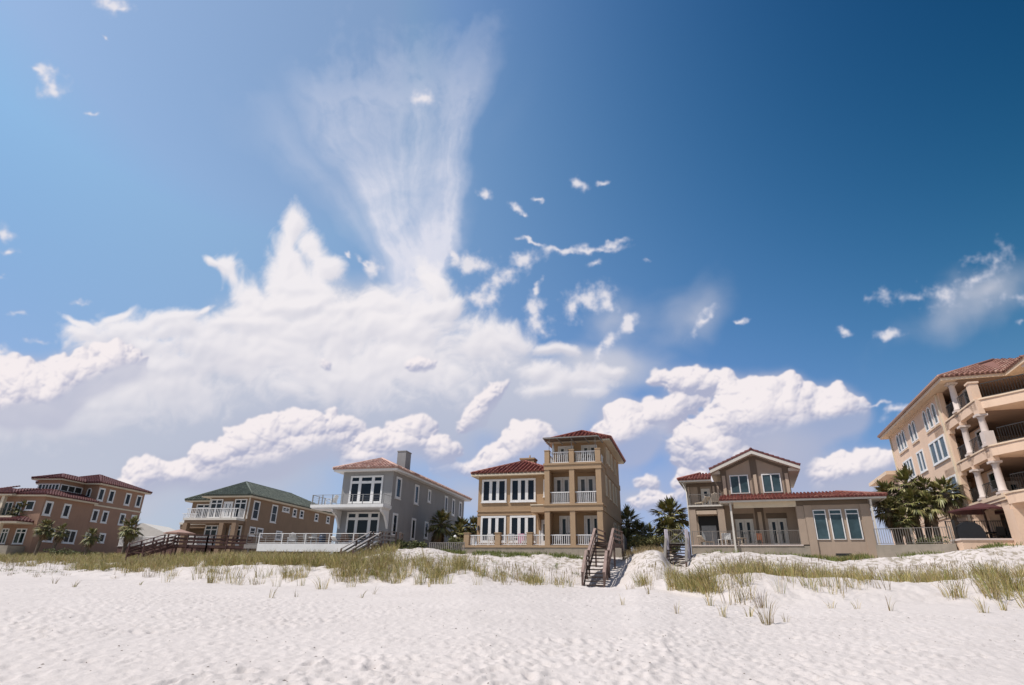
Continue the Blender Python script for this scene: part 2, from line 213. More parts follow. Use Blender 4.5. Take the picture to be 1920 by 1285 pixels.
WL.new(mth('MULTIPLY_ADD', mth('ARCSINE', DZ), 1 / math.pi, 0.5), uvn.inputs[1]); WL.new(uvn.outputs[0], env.inputs[0])
c = mixc(env.outputs['Alpha'], air, env.outputs['Color'])
bg = WN['Background']; WL.new(c, bg.inputs[0]); bg.inputs[1].default_value = 1.0
world.cycles.sampling_method = 'MANUAL'; world.cycles.sample_map_resolution = 1024
del buf, C, A, uu, vv, dx, dy, dz

# ------------------------------------------------------------------ helpers
def setp(o, label=None, cat=None, group=None, kind=None):
    for k, v in (('label', label), ('category', cat), ('group', group), ('kind', kind)):
        if v: o[k] = v
    return o
MATS = {}
def mat(name, col, rough=0.8, var=0.0, scale=3.0, bump=0.0, bscale=40.0, metal=0.0, spec=None, col2=None, tex='object', island=None, stain=None):
    """Principled material whose colour wanders procedurally between col and col2"""
    if name in MATS: return MATS[name]
    m = bpy.data.materials.new(name); m.use_nodes = True; N = m.node_tree.nodes; L = m.node_tree.links; b = N['Principled BSDF']
    b.inputs['Roughness'].default_value = rough; b.inputs['Metallic'].default_value = metal
    if spec is not None: b.inputs['Specular IOR Level'].default_value = spec
    tc = N.new('ShaderNodeTexCoord'); c1 = (*col, 1); c2 = (*(col2 or tuple(min(1, x * (1 - var)) for x in col)), 1)
    if island:
        gi = N.new('ShaderNodeNewGeometry'); r = N.new('ShaderNodeValToRGB'); L.new(gi.outputs['Random Per Island'], r.inputs[0])
        r.color_ramp.elements[0].color = (*island[0], 1); r.color_ramp.elements[1].color = (*island[-1], 1)
        for i, cc in enumerate(island[1:-1]): e = r.color_ramp.elements.new((i + 1) / (len(island) - 1)); e.color = (*cc, 1)
        L.new(r.outputs[0], b.inputs['Base Color'])
    elif var or col2:
        n = N.new('ShaderNodeTexNoise'); n.inputs['Scale'].default_value = scale; n.inputs['Detail'].default_value = 6; n.inputs['Roughness'].default_value = 0.6
        L.new(tc.outputs['Object'], n.inputs['Vector']); mr = N.new('ShaderNodeMapRange'); mr.inputs[1].default_value = 0.35; mr.inputs[2].default_value = 0.68
        L.new(n.outputs['Fac'], mr.inputs[0]); mx = N.new('ShaderNodeMix'); mx.data_type = 'RGBA'; mx.inputs[6].default_value = c1; mx.inputs[7].default_value = c2
        L.new(mr.outputs[0], mx.inputs[0]); last = mx.outputs[2]
        if stain:      # rain streaks: noise drawn out vertically
            mp = N.new('ShaderNodeMapping'); mp.inputs[3].default_value = (1.6, 1.6, 0.22); L.new(tc.outputs['Object'], mp.inputs[0])
            n2 = N.new('ShaderNodeTexNoise'); n2.inputs['Scale'].default_value = 2.2; n2.inputs['Detail'].default_value = 5; L.new(mp.outputs[0], n2.inputs['Vector'])
            m2 = N.new('ShaderNodeMapRange'); m2.inputs[1].default_value = 0.52; m2.inputs[2].default_value = 0.75; m2.inputs[4].default_value = stain; L.new(n2.outputs['Fac'], m2.inputs[0])
            mx2 = N.new('ShaderNodeMix'); mx2.data_type = 'RGBA'; L.new(m2.outputs[0], mx2.inputs[0]); L.new(last, mx2.inputs[6]); mx2.inputs[7].default_value = tuple(x * 0.55 for x in col) + (1,); last = mx2.outputs[2]
        L.new(last, b.inputs['Base Color'])
    else: b.inputs['Base Color'].default_value = c1
    if bump:
        n = N.new('ShaderNodeTexNoise'); n.inputs['Scale'].default_value = bscale; n.inputs['Detail'].default_value = 5; L.new(tc.outputs['Object'], n.inputs['Vector'])
        bp = N.new('ShaderNodeBump'); bp.inputs['Strength'].default_value = bump; bp.inputs['Distance'].default_value = 0.02; L.new(n.outputs['Fac'], bp.inputs['Height']); L.new(bp.outputs[0], b.inputs['Normal'])
    MATS[name] = m; return m

class MB:
    """collects shapes and links them as ONE mesh object"""
    def __init__(s, T=None): s.v = []; s.f = []; s.T = T or (lambda x, y, z: (x, y, z)); s.sm = []
    def add(s, pts, faces, smooth_=False):
        n = len(s.v); s.v += [s.T(*p) for p in pts]; s.f += [tuple(n + i for i in f) for f in faces]; s.sm += [smooth_] * len(faces)
    def box(s, x0, x1, y0, y1, z0, z1):
        s.add([(x0, y0, z0), (x1, y0, z0), (x1, y1, z0), (x0, y1, z0), (x0, y0, z1), (x1, y0, z1), (x1, y1, z1), (x0, y1, z1)],
              [(0, 3, 2, 1), (4, 5, 6, 7), (0, 1, 5, 4), (1, 2, 6, 5), (2, 3, 7, 6), (3, 0, 4, 7)])
    def poly(s, *pts): s.add(list(pts), [tuple(range(len(pts)))])
    def prism(s, pts, a, b, axis='y'):
        """polygon (p,q) pulled from a to b; axis y: (x,z) outline, axis x: (y,z), axis z: (x,y)"""
        mk = {'y': lambda p, q, t: (p, t, q), 'x': lambda p, q, t: (t, p, q), 'z': lambda p, q, t: (p, q, t)}[axis]; n = len(pts)
        s.add([mk(p, q, a) for p, q in pts] + [mk(p, q, b) for p, q in pts], [tuple(range(n)), tuple(range(2 * n - 1, n - 1, -1))] + [(i, (i + 1) % n, n + (i + 1) % n, n + i) for i in range(n)])
    def bar(s, p, q, w, h=None, up=(0, 0, 1)):
        h = w if h is None else h; p = Vector(p); q = Vector(q); d = (q - p).normalized(); u = Vector(up)
        if abs(d.dot(u)) > 0.97: u = Vector((0, 1, 0))
        r = d.cross(u).normalized() * w / 2; u2 = r.cross(d).normalized() * h / 2
        c = [p - r - u2, p + r - u2, p + r + u2, p - r + u2, q - r - u2, q + r - u2, q + r + u2, q - r + u2]
        s.add([tuple(x) for x in c], [(0, 1, 2, 3), (7, 6, 5, 4), (0, 4, 5, 1), (1, 5, 6, 2), (2, 6, 7, 3), (3, 7, 4, 0)])
    def tube(s, pts, rads, n=8, cap=True):
        rings = []; pts = [Vector(p) for p in pts]
        for i, p in enumerate(pts):
            d = (pts[min(i + 1, len(pts) - 1)] - pts[max(i - 1, 0)]).normalized(); u = Vector((1, 0, 0)) if abs(d.x) < 0.9 else Vector((0, 1, 0))
            a = d.cross(u).normalized(); b = d.cross(a); rings.append([tuple(p + (a * math.cos(t) + b * math.sin(t)) * rads[i]) for t in [6.28318 * k / n for k in range(n)]])
        fs = [(i * n + k, i * n + (k + 1) % n, (i + 1) * n + (k + 1) % n, (i + 1) * n + k) for i in range(len(pts) - 1) for k in range(n)]
        if cap: fs += [tuple(range(n - 1, -1, -1)), tuple(range((len(pts) - 1) * n, len(pts) * n))]
        s.add([q for r in rings for q in r], fs, True)
    def build(s, name, m, parent=None, base=0.0, label=None):
        me = bpy.data.meshes.new(name); me.from_pydata(s.v, [], s.f); me.update()
        bmm = bmesh.new(); bmm.from_mesh(me); bmesh.ops.recalc_face_normals(bmm, faces=bmm.faces); bmm.to_mesh(me); bmm.free()
        if any(s.sm): me.polygons.foreach_set('use_smooth', s.sm)
        me.materials.append(MATS[m] if isinstance(m, str) else m)
        o = bpy.data.objects.new(name, me); COL.objects.link(o)
        if parent: o.parent = parent
        if label: o['label'] = label
        return o
def empty(name, loc, rz=0.0, label=None, cat=None, group=None):
    o = bpy.data.objects.new(name, None); COL.objects.link(o); o.location = loc; o.rotation_euler = (0, 0, rz); o.empty_display_size = 0.3
    return setp(o, label, cat, group)

# ------------------------------------------------------------------ sand: one sheet, beach, foredune, hollow, main dune, lots, horizon
# stations: bearing (deg) and for each of six knots (foot, foredune crest, hollow, main crest, house line) distance inland and height
ST_ = [(-80, [(45, 1.213), (52, 1.974), (58, 2.202), (78, 3.159), (88, 3.501)]), (-46.98, [(45, 1.213), (52, 1.974), (58, 2.202), (78, 3.159), (88, 3.501)]), (-39.18, [(45, 1.266), (52, 1.954), (58, 2.179), (74, 3.109), (84, 3.448)]), (-32.77, [(43, 1.269), (49, 1.92), (54, 2.211), (68, 3.133), (80, 3.532)]), (-29.16, [(40, 1.224), (46, 2.004), (50, 2.279), (62, 2.989), (72, 3.387)]), (-21.15, [(37, 1.127), (42, 2.193), (45, 2.451), (54, 2.969), (62, 3.473)]), (-14.95, [(35, 1.113), (39, 2.043), (42, 2.38), (48.5, 2.852), (51, 3.04)]), (-10.28, [(34.5, 1.224), (38, 2.057), (41, 2.587), (47, 3.725), (51, 3.655)]), (-7.89, [(34, 1.307), (38, 2.115), (41, 2.716), (47, 3.954), (52, 3.735)]), (-3.52, [(34, 1.512), (38, 2.105), (41, 2.473), (46, 3.175), (49.7, 3.545)]), (2.36, [(35, 1.404), (38, 1.597), (40.5, 2.015), (46, 3.145), (49, 3.565)]), (6.26, [(36.5, 1.266), (39.2, 1.333), (42, 2.08), (45.5, 3.072), (48, 3.504)]), (10.35, [(36.5, 1.282), (39.2, 1.381), (42, 2.065), (45, 2.93), (48.5, 3.467)]), (11.76, [(35, 1.392), (37.5, 1.733), (40, 2.38), (44, 3.35), (50, 3.957)]), (12.93, [(34, 1.33), (36.5, 1.917), (39, 2.721), (42.5, 3.724), (50, 4.017)]), (14.14, [(33, 1.273), (36, 1.984), (38.5, 2.784), (42, 3.785), (50, 4.078)]), (14.78, [(32, 1.139), (35, 1.896), (38, 2.013), (42.5, 2.333), (48, 3.752)]), (16.24, [(31, 1.071), (34, 1.877), (37.5, 2.085), (42.5, 2.49), (47, 3.653)]), (17.14, [(30, 1.05), (33, 1.878), (36.5, 2.199), (42, 3.275), (45.5, 3.675)]), (20.99, [(27, 0.762), (31, 2.174), (35, 1.996), (41, 3.491), (44.5, 3.762)]), (25.14, [(27, 0.863), (31, 2.095), (35, 1.88), (41, 3.418), (43.5, 3.564)]), (29.03, [(27, 0.943), (31, 1.942), (35, 1.764), (40, 3.172), (42, 3.25)]), (34.35, [(27, 1.0), (31, 1.961), (35, 1.84), (38.5, 3.484), (40, 3.656)]), (37.56, [(26, 0.959), (30, 2.089), (34, 1.991), (37, 3.803), (38.3, 3.976)]), (39.66, [(26, 0.884), (30, 2.216), (34, 2.135), (36.5, 4.025), (38, 4.251)]), (48.02, [(26, 0.865), (30, 2.411), (34, 2.355), (36, 4.355), (38, 4.764)]), (80, [(26, 0.865), (30, 2.411), (34, 2.355), (36, 4.355), (38, 4.764)])]
BR = np.array([s[0] for s in ST_])
rowY = [[-90, 3, 9, 16] + [None] + [k[0] for k in s[1]] + [160, 5000] for s in ST_]
rowZ = [[-1.2, -0.12, 0.0, 0.0] + [None] + [k[1] for k in s[1]] + [4.0, 3.0] for s in ST_]
for i, s in enumerate(ST_):
    yf, zf = s[1][0]
    rowZ[i][3] = zf * 0.34; rowY[i][4] = (16 + yf) / 2 + 1; rowZ[i][4] = zf * 0.66
rowY = np.array(rowY, float); rowZ = np.array(rowZ, float)
NC = 760; nseg = [4, 10, 90, 60, 60, 44, 44, 44, 30, 16, 14]     # rows per interval
bfine = np.concatenate([np.linspace(-80, -47, 40)[:-1], np.linspace(-47, 47, NC), np.linspace(47, 80, 40)[1:]])
kk = np.concatenate([[i + j / n for j in range(n)] for i, n in enumerate(nseg)] + [[len(nseg)]])
def colsample(arr):
    o = np.zeros((arr.shape[1], len(bfine)))
    for r in range(arr.shape[1]): o[r] = np.interp(bfine, BR, arr[:, r])
    for _ in range(3): o[:, 2:-2] = (o[:, :-4] + o[:, 1:-3] * 2 + o[:, 2:-2] * 3 + o[:, 3:-1] * 2 + o[:, 4:]) / 9
    for _ in range(7): o[:, 1:-1] = (o[:, :-2] + o[:, 1:-1] * 2 + o[:, 2:]) / 4
    return o
cY, cZ = colsample(rowY), colsample(rowZ)
def rowsample(c, log=False):
    o = np.zeros((len(kk), c.shape[1])); k0 = np.floor(kk).astype(int).clip(0, len(nseg) - 1); f = (kk - k0)[:, None]
    a, b = c[k0], c[k0 + 1]
    if log:
        pos = (a > 2)
        o = np.where(pos, np.exp(np.log(np.maximum(a, 1)) * (1 - f) + np.log(np.maximum(b, 1)) * f), a * (1 - f) + b * f)
    else: o = a * (1 - f) + b * f
    return o
gY = rowsample(cY, True)
gZ = rowsample(cZ)
lo, hi = int(np.searchsorted(kk, 2.3)), int(np.searchsorted(kk, 9.5))
for _ in range(26): gZ[lo:hi] = (gZ[lo - 1:hi - 1] + 2 * gZ[lo:hi] + gZ[lo + 1:hi + 1]) / 4
tanb = np.tan(np.radians(bfine))[None, :]
gX = np.where(gY > 2.9, gY, 3 + (3 - gY) * 0.5) * tanb
# trampled sand: thousands of overlapping footprints on a height raster
HX0, HY0, HS = -48.0, 4.0, 0.05; hw, hh = int(96 / HS), int(44 / HS)
foot = np.zeros((hh, hw), np.float32); rs = random.Random(4)
for i in range(30000):
    y = 5 + 38 * rs.random() ** 1.0; x = (rs.random() * 2 - 1) * min(47, y * 1.05 + 2); L_ = rs.uniform(0.13, 0.24); W_ = L_ * rs.uniform(0.5, 0.8); a = rs.gauss(1.2, 0.9); d = rs.uniform(0.006, 0.032) * (0.55 + 0.6 * (math.sin(x * .31 + 2 * math.sin(y * .23)) > -.2))
    cx, cy = int((x - HX0) / HS), int((y - HY0) / HS); n = int(L_ * 1.9 / HS) + 1
    if cx - n < 0 or cy - n < 0 or cx + n >= hw or cy + n >= hh: continue
    yy, xx = np.mgrid[-n:n + 1, -n:n + 1].astype(np.float32) * HS; q = ((xx * math.cos(a) + yy * math.sin(a)) / L_) ** 2 + ((-xx * math.sin(a) + yy * math.cos(a)) / W_) ** 2
    foot[cy - n:cy + n + 1, cx - n:cx + n + 1] += -d * np.exp(-q * 2.2) + d * 0.55 * np.exp(-(np.sqrt(q) - 1.15) ** 2 * 9)
def footat(X, Y):
    fx_ = np.clip((X - HX0) / HS, 0, hw - 2); fy_ = np.clip((Y - HY0) / HS, 0, hh - 2); ix = fx_.astype(int); iy = fy_.astype(int); u = fx_ - ix; v = fy_ - iy
    return (foot[iy, ix] * (1 - u) + foot[iy, ix + 1] * u) * (1 - v) + (foot[iy + 1, ix] * (1 - u) + foot[iy + 1, ix + 1] * u) * v
Xf, Yf = gX.astype(np.float32), gY.astype(np.float32)
K2 = np.repeat(kk[:, None], len(bfine), 1)
beachm = np.clip((5.6 - K2) / 0.5, 0, 1) * (K2 > 1) * (np.abs(gX) < 47)
dunem = np.clip((K2 - 4.9) / 0.4, 0, 1) * np.clip((9.3 - K2) / 0.3, 0, 1)
gZ = gZ + footat(gX, gY) * np.where(beachm > 0, beachm, 0) + 0.035 * fbm(Xf, Yf, 0.55, 4, 0.5, 301) * beachm + 0.026 * fbm(Xf, Yf, 2.2, 4, 0.65, 305) * beachm
gZ = gZ + dunem * (0.22 * fbm(Xf, Yf, 0.22, 3, 0.5, 311) + 0.20 * fbm(Xf, Yf, 0.9, 5, 0.6, 315))
nr, nc = gZ.shape
me = bpy.data.meshes.new('sand'); co = np.stack([gX, gY, gZ], -1).reshape(-1, 3).astype(np.float32)
idx = np.arange(nr * nc).reshape(nr, nc); q = np.stack([idx[:-1, :-1], idx[:-1, 1:], idx[1:, 1:], idx[1:, :-1]], -1).reshape(-1, 4)
me.vertices.add(len(co)); me.vertices.foreach_set('co', co.ravel()); me.loops.add(q.size); me.loops.foreach_set('vertex_index', q.ravel().astype(np.int32))
me.polygons.add(len(q)); me.polygons.foreach_set('loop_start', np.arange(0, q.size, 4, dtype=np.int32)); me.polygons.foreach_set('loop_total', np.full(len(q), 4, np.int32))
me.polygons.foreach_set('use_smooth', np.ones(len(q), bool)); me.update(); me.validate()
ms = bpy.data.materials.new('white_sand'); ms.use_nodes = True; N = ms.node_tree.nodes; L = ms.node_tree.links; b = N['Principled BSDF']; b.inputs['Roughness'].default_value = 0.95; b.inputs['Specular IOR Level'].default_value = 0.15
ge = N.new('ShaderNodeNewGeometry'); n1 = N.new('ShaderNodeTexNoise'); n1.inputs['Scale'].default_value = 0.35; n1.inputs['Detail'].default_value = 8; L.new(ge.outputs['Position'], n1.inputs['Vector'])
mx = N.new('ShaderNodeMix'); mx.data_type = 'RGBA'; mx.inputs[6].default_value = (0.605, 0.545, 0.507, 1); mx.inputs[7].default_value = (0.50, 0.448, 0.415, 1); L.new(n1.outputs['Fac'], mx.inputs[0])
# grey-green litter and roots on the dune, above the beach
sp = N.new('ShaderNodeSeparateXYZ'); L.new(ge.outputs['Position'], sp.inputs[0])
n2 = N.new('ShaderNodeTexNoise'); n2.inputs['Scale'].default_value = 2.6; n2.inputs['Detail'].default_value = 9; n2.inputs['Roughness'].default_value = 0.68; L.new(ge.outputs['Position'], n2.inputs['Vector'])
mr = N.new('ShaderNodeMapRange'); mr.inputs[1].default_value = 0.50; mr.inputs[2].default_value = 0.57; L.new(n2.outputs['Fac'], mr.inputs[0])
mh = N.new('ShaderNodeMapRange'); mh.inputs[1].default_value = 1.7; mh.inputs[2].default_value = 2.8; mh.inputs[4].default_value = 0.75; L.new(sp.outputs[2], mh.inputs[0])
mm = N.new('ShaderNodeMath'); mm.operation = 'MULTIPLY'; L.new(mr.outputs[0], mm.inputs[0]); L.new(mh.outputs[0], mm.inputs[1])
mx2 = N.new('ShaderNodeMix'); mx2.data_type = 'RGBA'; L.new(mm.outputs[0], mx2.inputs[0]); L.new(mx.outputs[2], mx2.inputs[6]); mx2.inputs[7].default_value = (0.24, 0.20, 0.14, 1); L.new(mx2.outputs[2], b.inputs['Base Color'])
n3 = N.new('ShaderNodeTexNoise'); n3.inputs['Scale'].default_value = 9; n3.inputs['Detail'].default_value = 7; n3.inputs['Roughness'].default_value = 0.6; L.new(ge.outputs['Position'], n3.inputs['Vector'])
bp = N.new('ShaderNodeBump'); bp.inputs['Strength'].default_value = 0.55; bp.inputs['Distance'].default_value = 0.05; L.new(n3.outputs['Fac'], bp.inputs['Height']); L.new(bp.outputs[0], b.inputs['Normal'])
me.materials.append(ms); sand = bpy.data.objects.new('ground', me); COL.objects.link(sand); setp(sand, 'white beach sand rising into dunes', None, None, 'structure')
def surf(bear, k):
    """world point of the sand at a bearing and a row number"""
    r = np.interp(k, kk, np.arange(nr)); c_ = np.interp(bear, bfine, np.arange(nc)); r = np.clip(r, 0, nr - 1.001); c_ = np.clip(c_, 0, nc - 1.001)
    ir = r.astype(int); ic = c_.astype(int); u = c_ - ic; v = r - ir
    f = lambda a: (a[ir, ic] * (1 - u) + a[ir, ic + 1] * u) * (1 - v) + (a[ir + 1, ic] * (1 - u) + a[ir + 1, ic + 1] * u) * v
    return f(gX), f(gY), f(gZ)
TREE = BVHTree.FromPolygons([tuple(v) for v in co[(idx[40:].ravel())].tolist()], (q[40 * (nc - 1):] - 40 * nc).tolist())
def gz(x, y):
    h = TREE.ray_cast(Vector((x, y, 60)), Vector((0, 0, -1)))[0]; return h.z if h else 3.5

# ------------------------------------------------------------------ dune grass (stuff) and single clumps
def blades(P, n, rad, hmin, hmax, rng, lean=(0.0, 0.0), wd=0.02, spread=0.5):
    """curved two-segment blades, P: (m,3) roots -> verts, faces as arrays"""
    m = len(P); M = m * n; root = np.repeat(P, n, 0); r_ = rng.random(M) ** 0.5 * rad; a = rng.random(M) * 6.2832
    root = root + np.stack([r_ * np.cos(a), r_ * np.sin(a), -0.04 * np.ones(M)], -1)
    h = rng.uniform(hmin, hmax, M) if np.isscalar(hmin) else hmin.repeat(n) + rng.random(M) * (hmax - hmin).repeat(n)
    ln = np.stack([np.cos(a) * spread * rng.random(M) + lean[0], np.sin(a) * spread * rng.random(M) + lean[1]], -1) * h[:, None]
    ang = rng.random(M) * 3.1416; w = wd * rng.uniform(0.6, 1.3, M); sx_, sy_ = np.cos(ang) * w / 2, np.sin(ang) * w / 2
    out = []
    for t, wf, cv in ((0, 1.0, 0.0), (0.45, 0.85, 0.25), (0.78, 0.6, 0.62), (1.0, 0.08, 1.0)):
        c = root + np.concatenate([ln * cv * 0.9, (h * (t - 0.16 * cv * cv))[:, None]], -1)
        out += [c + np.stack([-sx_ * wf, -sy_ * wf, 0 * h], -1), c + np.stack([sx_ * wf, sy_ * wf, 0 * h], -1)]
    V = np.stack(out, 1).reshape(-1, 3); b_ = (np.arange(M) * 8)[:, None]
    F = np.concatenate([b_ + np.array([[0, 1, 3, 2]]), b_ + np.array([[2, 3, 5, 4]]), b_ + np.array([[4, 5, 7, 6]])], 0)
    return V, F
def npmesh(name, V, F, m):
    me = bpy.data.meshes.new(name); me.vertices.add(len(V)); me.vertices.foreach_set('co', V.astype(np.float32).ravel()); me.loops.add(F.size); me.loops.foreach_set('vertex_index', F.astype(np.int32).ravel())
    k = F.shape[1]; me.polygons.add(len(F)); me.polygons.foreach_set('loop_start', np.arange(0, F.size, k, dtype=np.int32)); me.polygons.foreach_set('loop_total', np.full(len(F), k, np.int32)); me.update()
    me.materials.append(m); o = bpy.data.objects.new(name, me); COL.objects.link(o); return o
straw = mat('dune_grass_blades', (0.3, 0.3, 0.1), 0.7, island=[(0.28, 0.22, 0.06), (0.50, 0.37, 0.15), (0.38, 0.30, 0.09), (0.13, 0.13, 0.035), (0.60, 0.47, 0.24), (0.26, 0.27, 0.07), (0.20, 0.22, 0.05), (0.38, 0.22, 0.10)])
brownstraw = mat('dry_dune_grass_blades', (0.3, 0.2, 0.1), 0.8, island=[(0.30, 0.21, 0.11), (0.42, 0.33, 0.18), (0.22, 0.17, 0.07), (0.20, 0.12, 0.07), (0.38, 0.34, 0.16)])
lime = mat('low_green_plants', (0.1, 0.15, 0.03), 0.8, island=[(0.10, 0.14, 0.025), (0.20, 0.23, 0.05), (0.07, 0.09, 0.02), (0.26, 0.25, 0.07)])
rng = np.random.default_rng(7)
bpx = lambda px: np.interp(px, [-300, 0, 200, 300, 500, 640, 740, 790, 880, 1000, 1080, 1165, 1195, 1220, 1246, 1260, 1292, 1312, 1400, 1500, 1600, 1750, 1850, 1920, 2250], [-46.98, -39.18, -32.77, -29.16, -21.15, -14.95, -10.28, -7.89, -3.52, 2.36, 6.26, 10.35, 11.76, 12.93, 14.14, 14.78, 16.24, 17.14, 20.99, 25.14, 29.03, 34.35, 37.56, 39.66, 48.02])       # photo column -> bearing
# bands of cover: (column from, to, row from, to, roots per square metre x, blades, height, lean, material)
bands = [
 (-260, 230, 7.15, 8.9, 2.6, 14, .35, .85, 'g'), (-260, 120, 6.2, 7.2, 0.7, 12, .25, .6, 'g'), (120, 330, 5.6, 7.6, 2.4, 14, .3, .8, 'g'), (230, 740, 6.2, 8.9, 3.2, 15, .4, .95, 'g'),
 (330, 740, 5.35, 6.3, 1.5, 14, .35, .85, 'g'), (300, 640, 4.75, 5.6, .9, 9, .4, .95, 'g'), (560, 900, 4.75, 5.4, .7, 8, .5, .9, 'g'), (620, 880, 5.3, 6.9, 3.0, 15, .5, 1.0, 'g'), (640, 900, 4.85, 5.5, 1.1, 13, .5, .95, 'g'), (700, 900, 6.9, 7.6, .5, 10, .4, .8, 'g'),
 (880, 1075, 5.1, 6.2, 2.1, 14, .35, .75, 'g'), (880, 1000, 4.9, 5.4, 1.0, 12, .3, .6, 'g'), (860, 1110, 6.2, 8.4, 1.1, 7, .1, .3, 'l'), (870, 1110, 6.4, 8.4, .8, 6, .1, .25, 'b'), (1690, 1960, 7.2, 8.6, .9, 7, .1, .25, 'b'), (720, 880, 7.0, 8.2, .9, 7, .1, .25, 'b'), (880, 1110, 8.3, 9.1, 3.0, 9, .12, .4, 'l'),
 (1195, 1260, 5.0, 5.75, 3.2, 16, .4, .8, 'g'), (1255, 1345, 5.1, 6.2, 6.5, 18, .5, 1.05, 'g'), (1150, 1220, 4.9, 5.5, 1.0, 10, .3, .6, 'b'), (1215, 1330, 6.1, 7.0, .5, 9, .3, .6, 'b'),
 (1330, 1960, 6.0, 7.15, 3.6, 15, .5, 1.0, 'g'), (1960, 2250, 6.0, 7.15, 3.0, 12, .5, 1.0, 'g'), (1320, 1500, 5.0, 6.0, 2.0, 9, .6, 1.2, 'g'), (1340, 1480, 4.75, 5.5, .9, 8, .6, 1.15, 'b'), (1500, 1960, 5.15, 6.0, 1.2, 10, .5, 1.0, 'g'), (1440, 1960, 4.85, 5.6, .6, 8, .5, 1.0, 'b'),
 (1840, 2000, 4.95, 6.0, 2.6, 16, .6, 1.1, 'g'), (1350, 1960, 7.1, 7.9, .35, 8, .2, .5, 'b'), (1540, 1720, 8.3, 9.2, 1.6, 12, .2, .45, 'l'), (1540, 1720, 8.4, 9.2, 1.2, 12, .25, .5, 'g'), (1300, 1560, 8.6, 9.15, 1.2, 9, .15, .4, 'l'), (1700, 2000, 8.2, 9.1, 2.2, 9, .12, .35, 'l'),
 (700, 900, 8.6, 9.2, 1.8, 10, .2, .45, 'l'), (1170, 1260, 8.3, 9.2, 1.2, 12, .3, .6, 'b'), (-40, 110, 5.3, 5.9, 3.0, 9, .04, .12, 'l'), (100, 240, 5.5, 6.2, 1.2, 9, .06, .2, 'l'), (0, 640, 4.95, 5.5, .10, 10, .3, .6, 'b'), (0, 260, 5.0, 5.6, .22, 9, .1, .3, 'b')]
acc = {'g': ([], []), 'b': ([], []), 'l': ([], [])}
for (p0, p1, k0, k1, dens, nb, h0, h1, m) in bands:
    b0, b1 = bpx(p0), bpx(p1); Xa, Ya, _ = surf(np.array([(b0 + b1) / 2] * 2), np.array([k0, k1])); area = abs(Ya[1] - Ya[0]) * abs(math.tan(R(b1)) - math.tan(R(b0))) * Ya.mean()
    n = int(area * dens * 1.6)
    fb = rng.random(n); fk = rng.random(n); edge = np.minimum(np.minimum(fb, 1 - fb) * 6, np.minimum(fk, 1 - fk) * 5); keep = rng.random(n) < np.clip(edge + 0.35, 0, 1)
    bb = b0 + (b1 - b0) * fb[keep] + rng.normal(0, 0.25, keep.sum()); kf = k0 + (k1 - k0) * fk[keep]
    X_, Y_, Z_ = surf(bb, kf); cl = fbm(X_.astype(np.float32)[None], Y_.astype(np.float32)[None], 0.45, 3, 0.5, 401)[0]; kp = cl > (-0.06 if dens > 2 else 0.04); P = np.stack([X_, Y_, Z_], -1)[kp]
    if not len(P): continue
    s = 0.75 + 0.5 * rng.random(len(P)); V, F_ = blades(P, int(nb * 1.5), 0.26, h0 * s, h1 * s, rng, (-0.12, 0.0), 0.02 if m != 'l' else 0.03, 0.85)
    off = sum(len(v) for v in acc[m][0]); acc[m][0].append(V); acc[m][1].append(F_ + off)
st_n = 700; bb = rng.uniform(-43, 44, st_n * 4); kf = rng.uniform(4.9, 8.0, st_n * 4); X_, Y_, Z_ = surf(bb, kf); cl = fbm(X_.astype(np.float32)[None], Y_.astype(np.float32)[None], 0.45, 3, 0.5, 401)[0]
okk = (cl > 0.06) & ~((bb > bpx(1185)) & (bb < bpx(1300)) & (kf > 6.0)) & (kf > 5.15) & (kf < 7.3) & ~((bb > bpx(1085)) & (bb < bpx(1200))) & ~((bb > bpx(735)) & (bb < bpx(1085)) & (kf > 6.3)) & ~((bb > bpx(1340)) & (kf > 7.1)); P = np.stack([X_, Y_, Z_], -1)[okk][:st_n]
V, F_ = blades(P, 3, 0.15, 0.8, 1.25, rng, (-0.05, 0.0), 0.016, 0.7); off = sum(len(v) for v in acc['b'][0]); acc['b'][0].append(V); acc['b'][1].append(F_ + off)
tip = V.reshape(-1, 8, 3)[:, 6:8].mean(1); hv = np.repeat(tip, 4, 0) + np.tile(np.array([[-.014, 0, -.16], [.014, 0, -.16], [.009, 0, .03], [-.009, 0, .03]]), (len(tip), 1)); off = sum(len(v) for v in acc['b'][0]); acc['b'][0].append(hv); acc['b'][1].append(np.arange(len(hv)).reshape(-1, 4) + off)
P2 = np.stack([X_, Y_, Z_], -1)[okk][st_n:st_n + 1100]; V, F_ = blades(P2, 5, 0.3, 0.12, 0.3, rng, (0.1, 0.0), 0.03, 2.6); off = sum(len(v) for v in acc['b'][0]); acc['b'][0].append(V); acc['b'][1].append(F_ + off)
for m, nm, mt, lb in (('g', 'dune_grass', straw, 'yellow green dune grass covering the dune ridge'), ('b', 'dry_dune_grass', brownstraw, 'brown dry grass scattered on the white sand'), ('l', 'low_dune_plants', lime, 'low green plants hugging the dune top')):
    o = npmesh(nm, np.concatenate(acc[m][0]), np.concatenate(acc[m][1]), mt); setp(o, lb, 'grass', None, 'stuff')
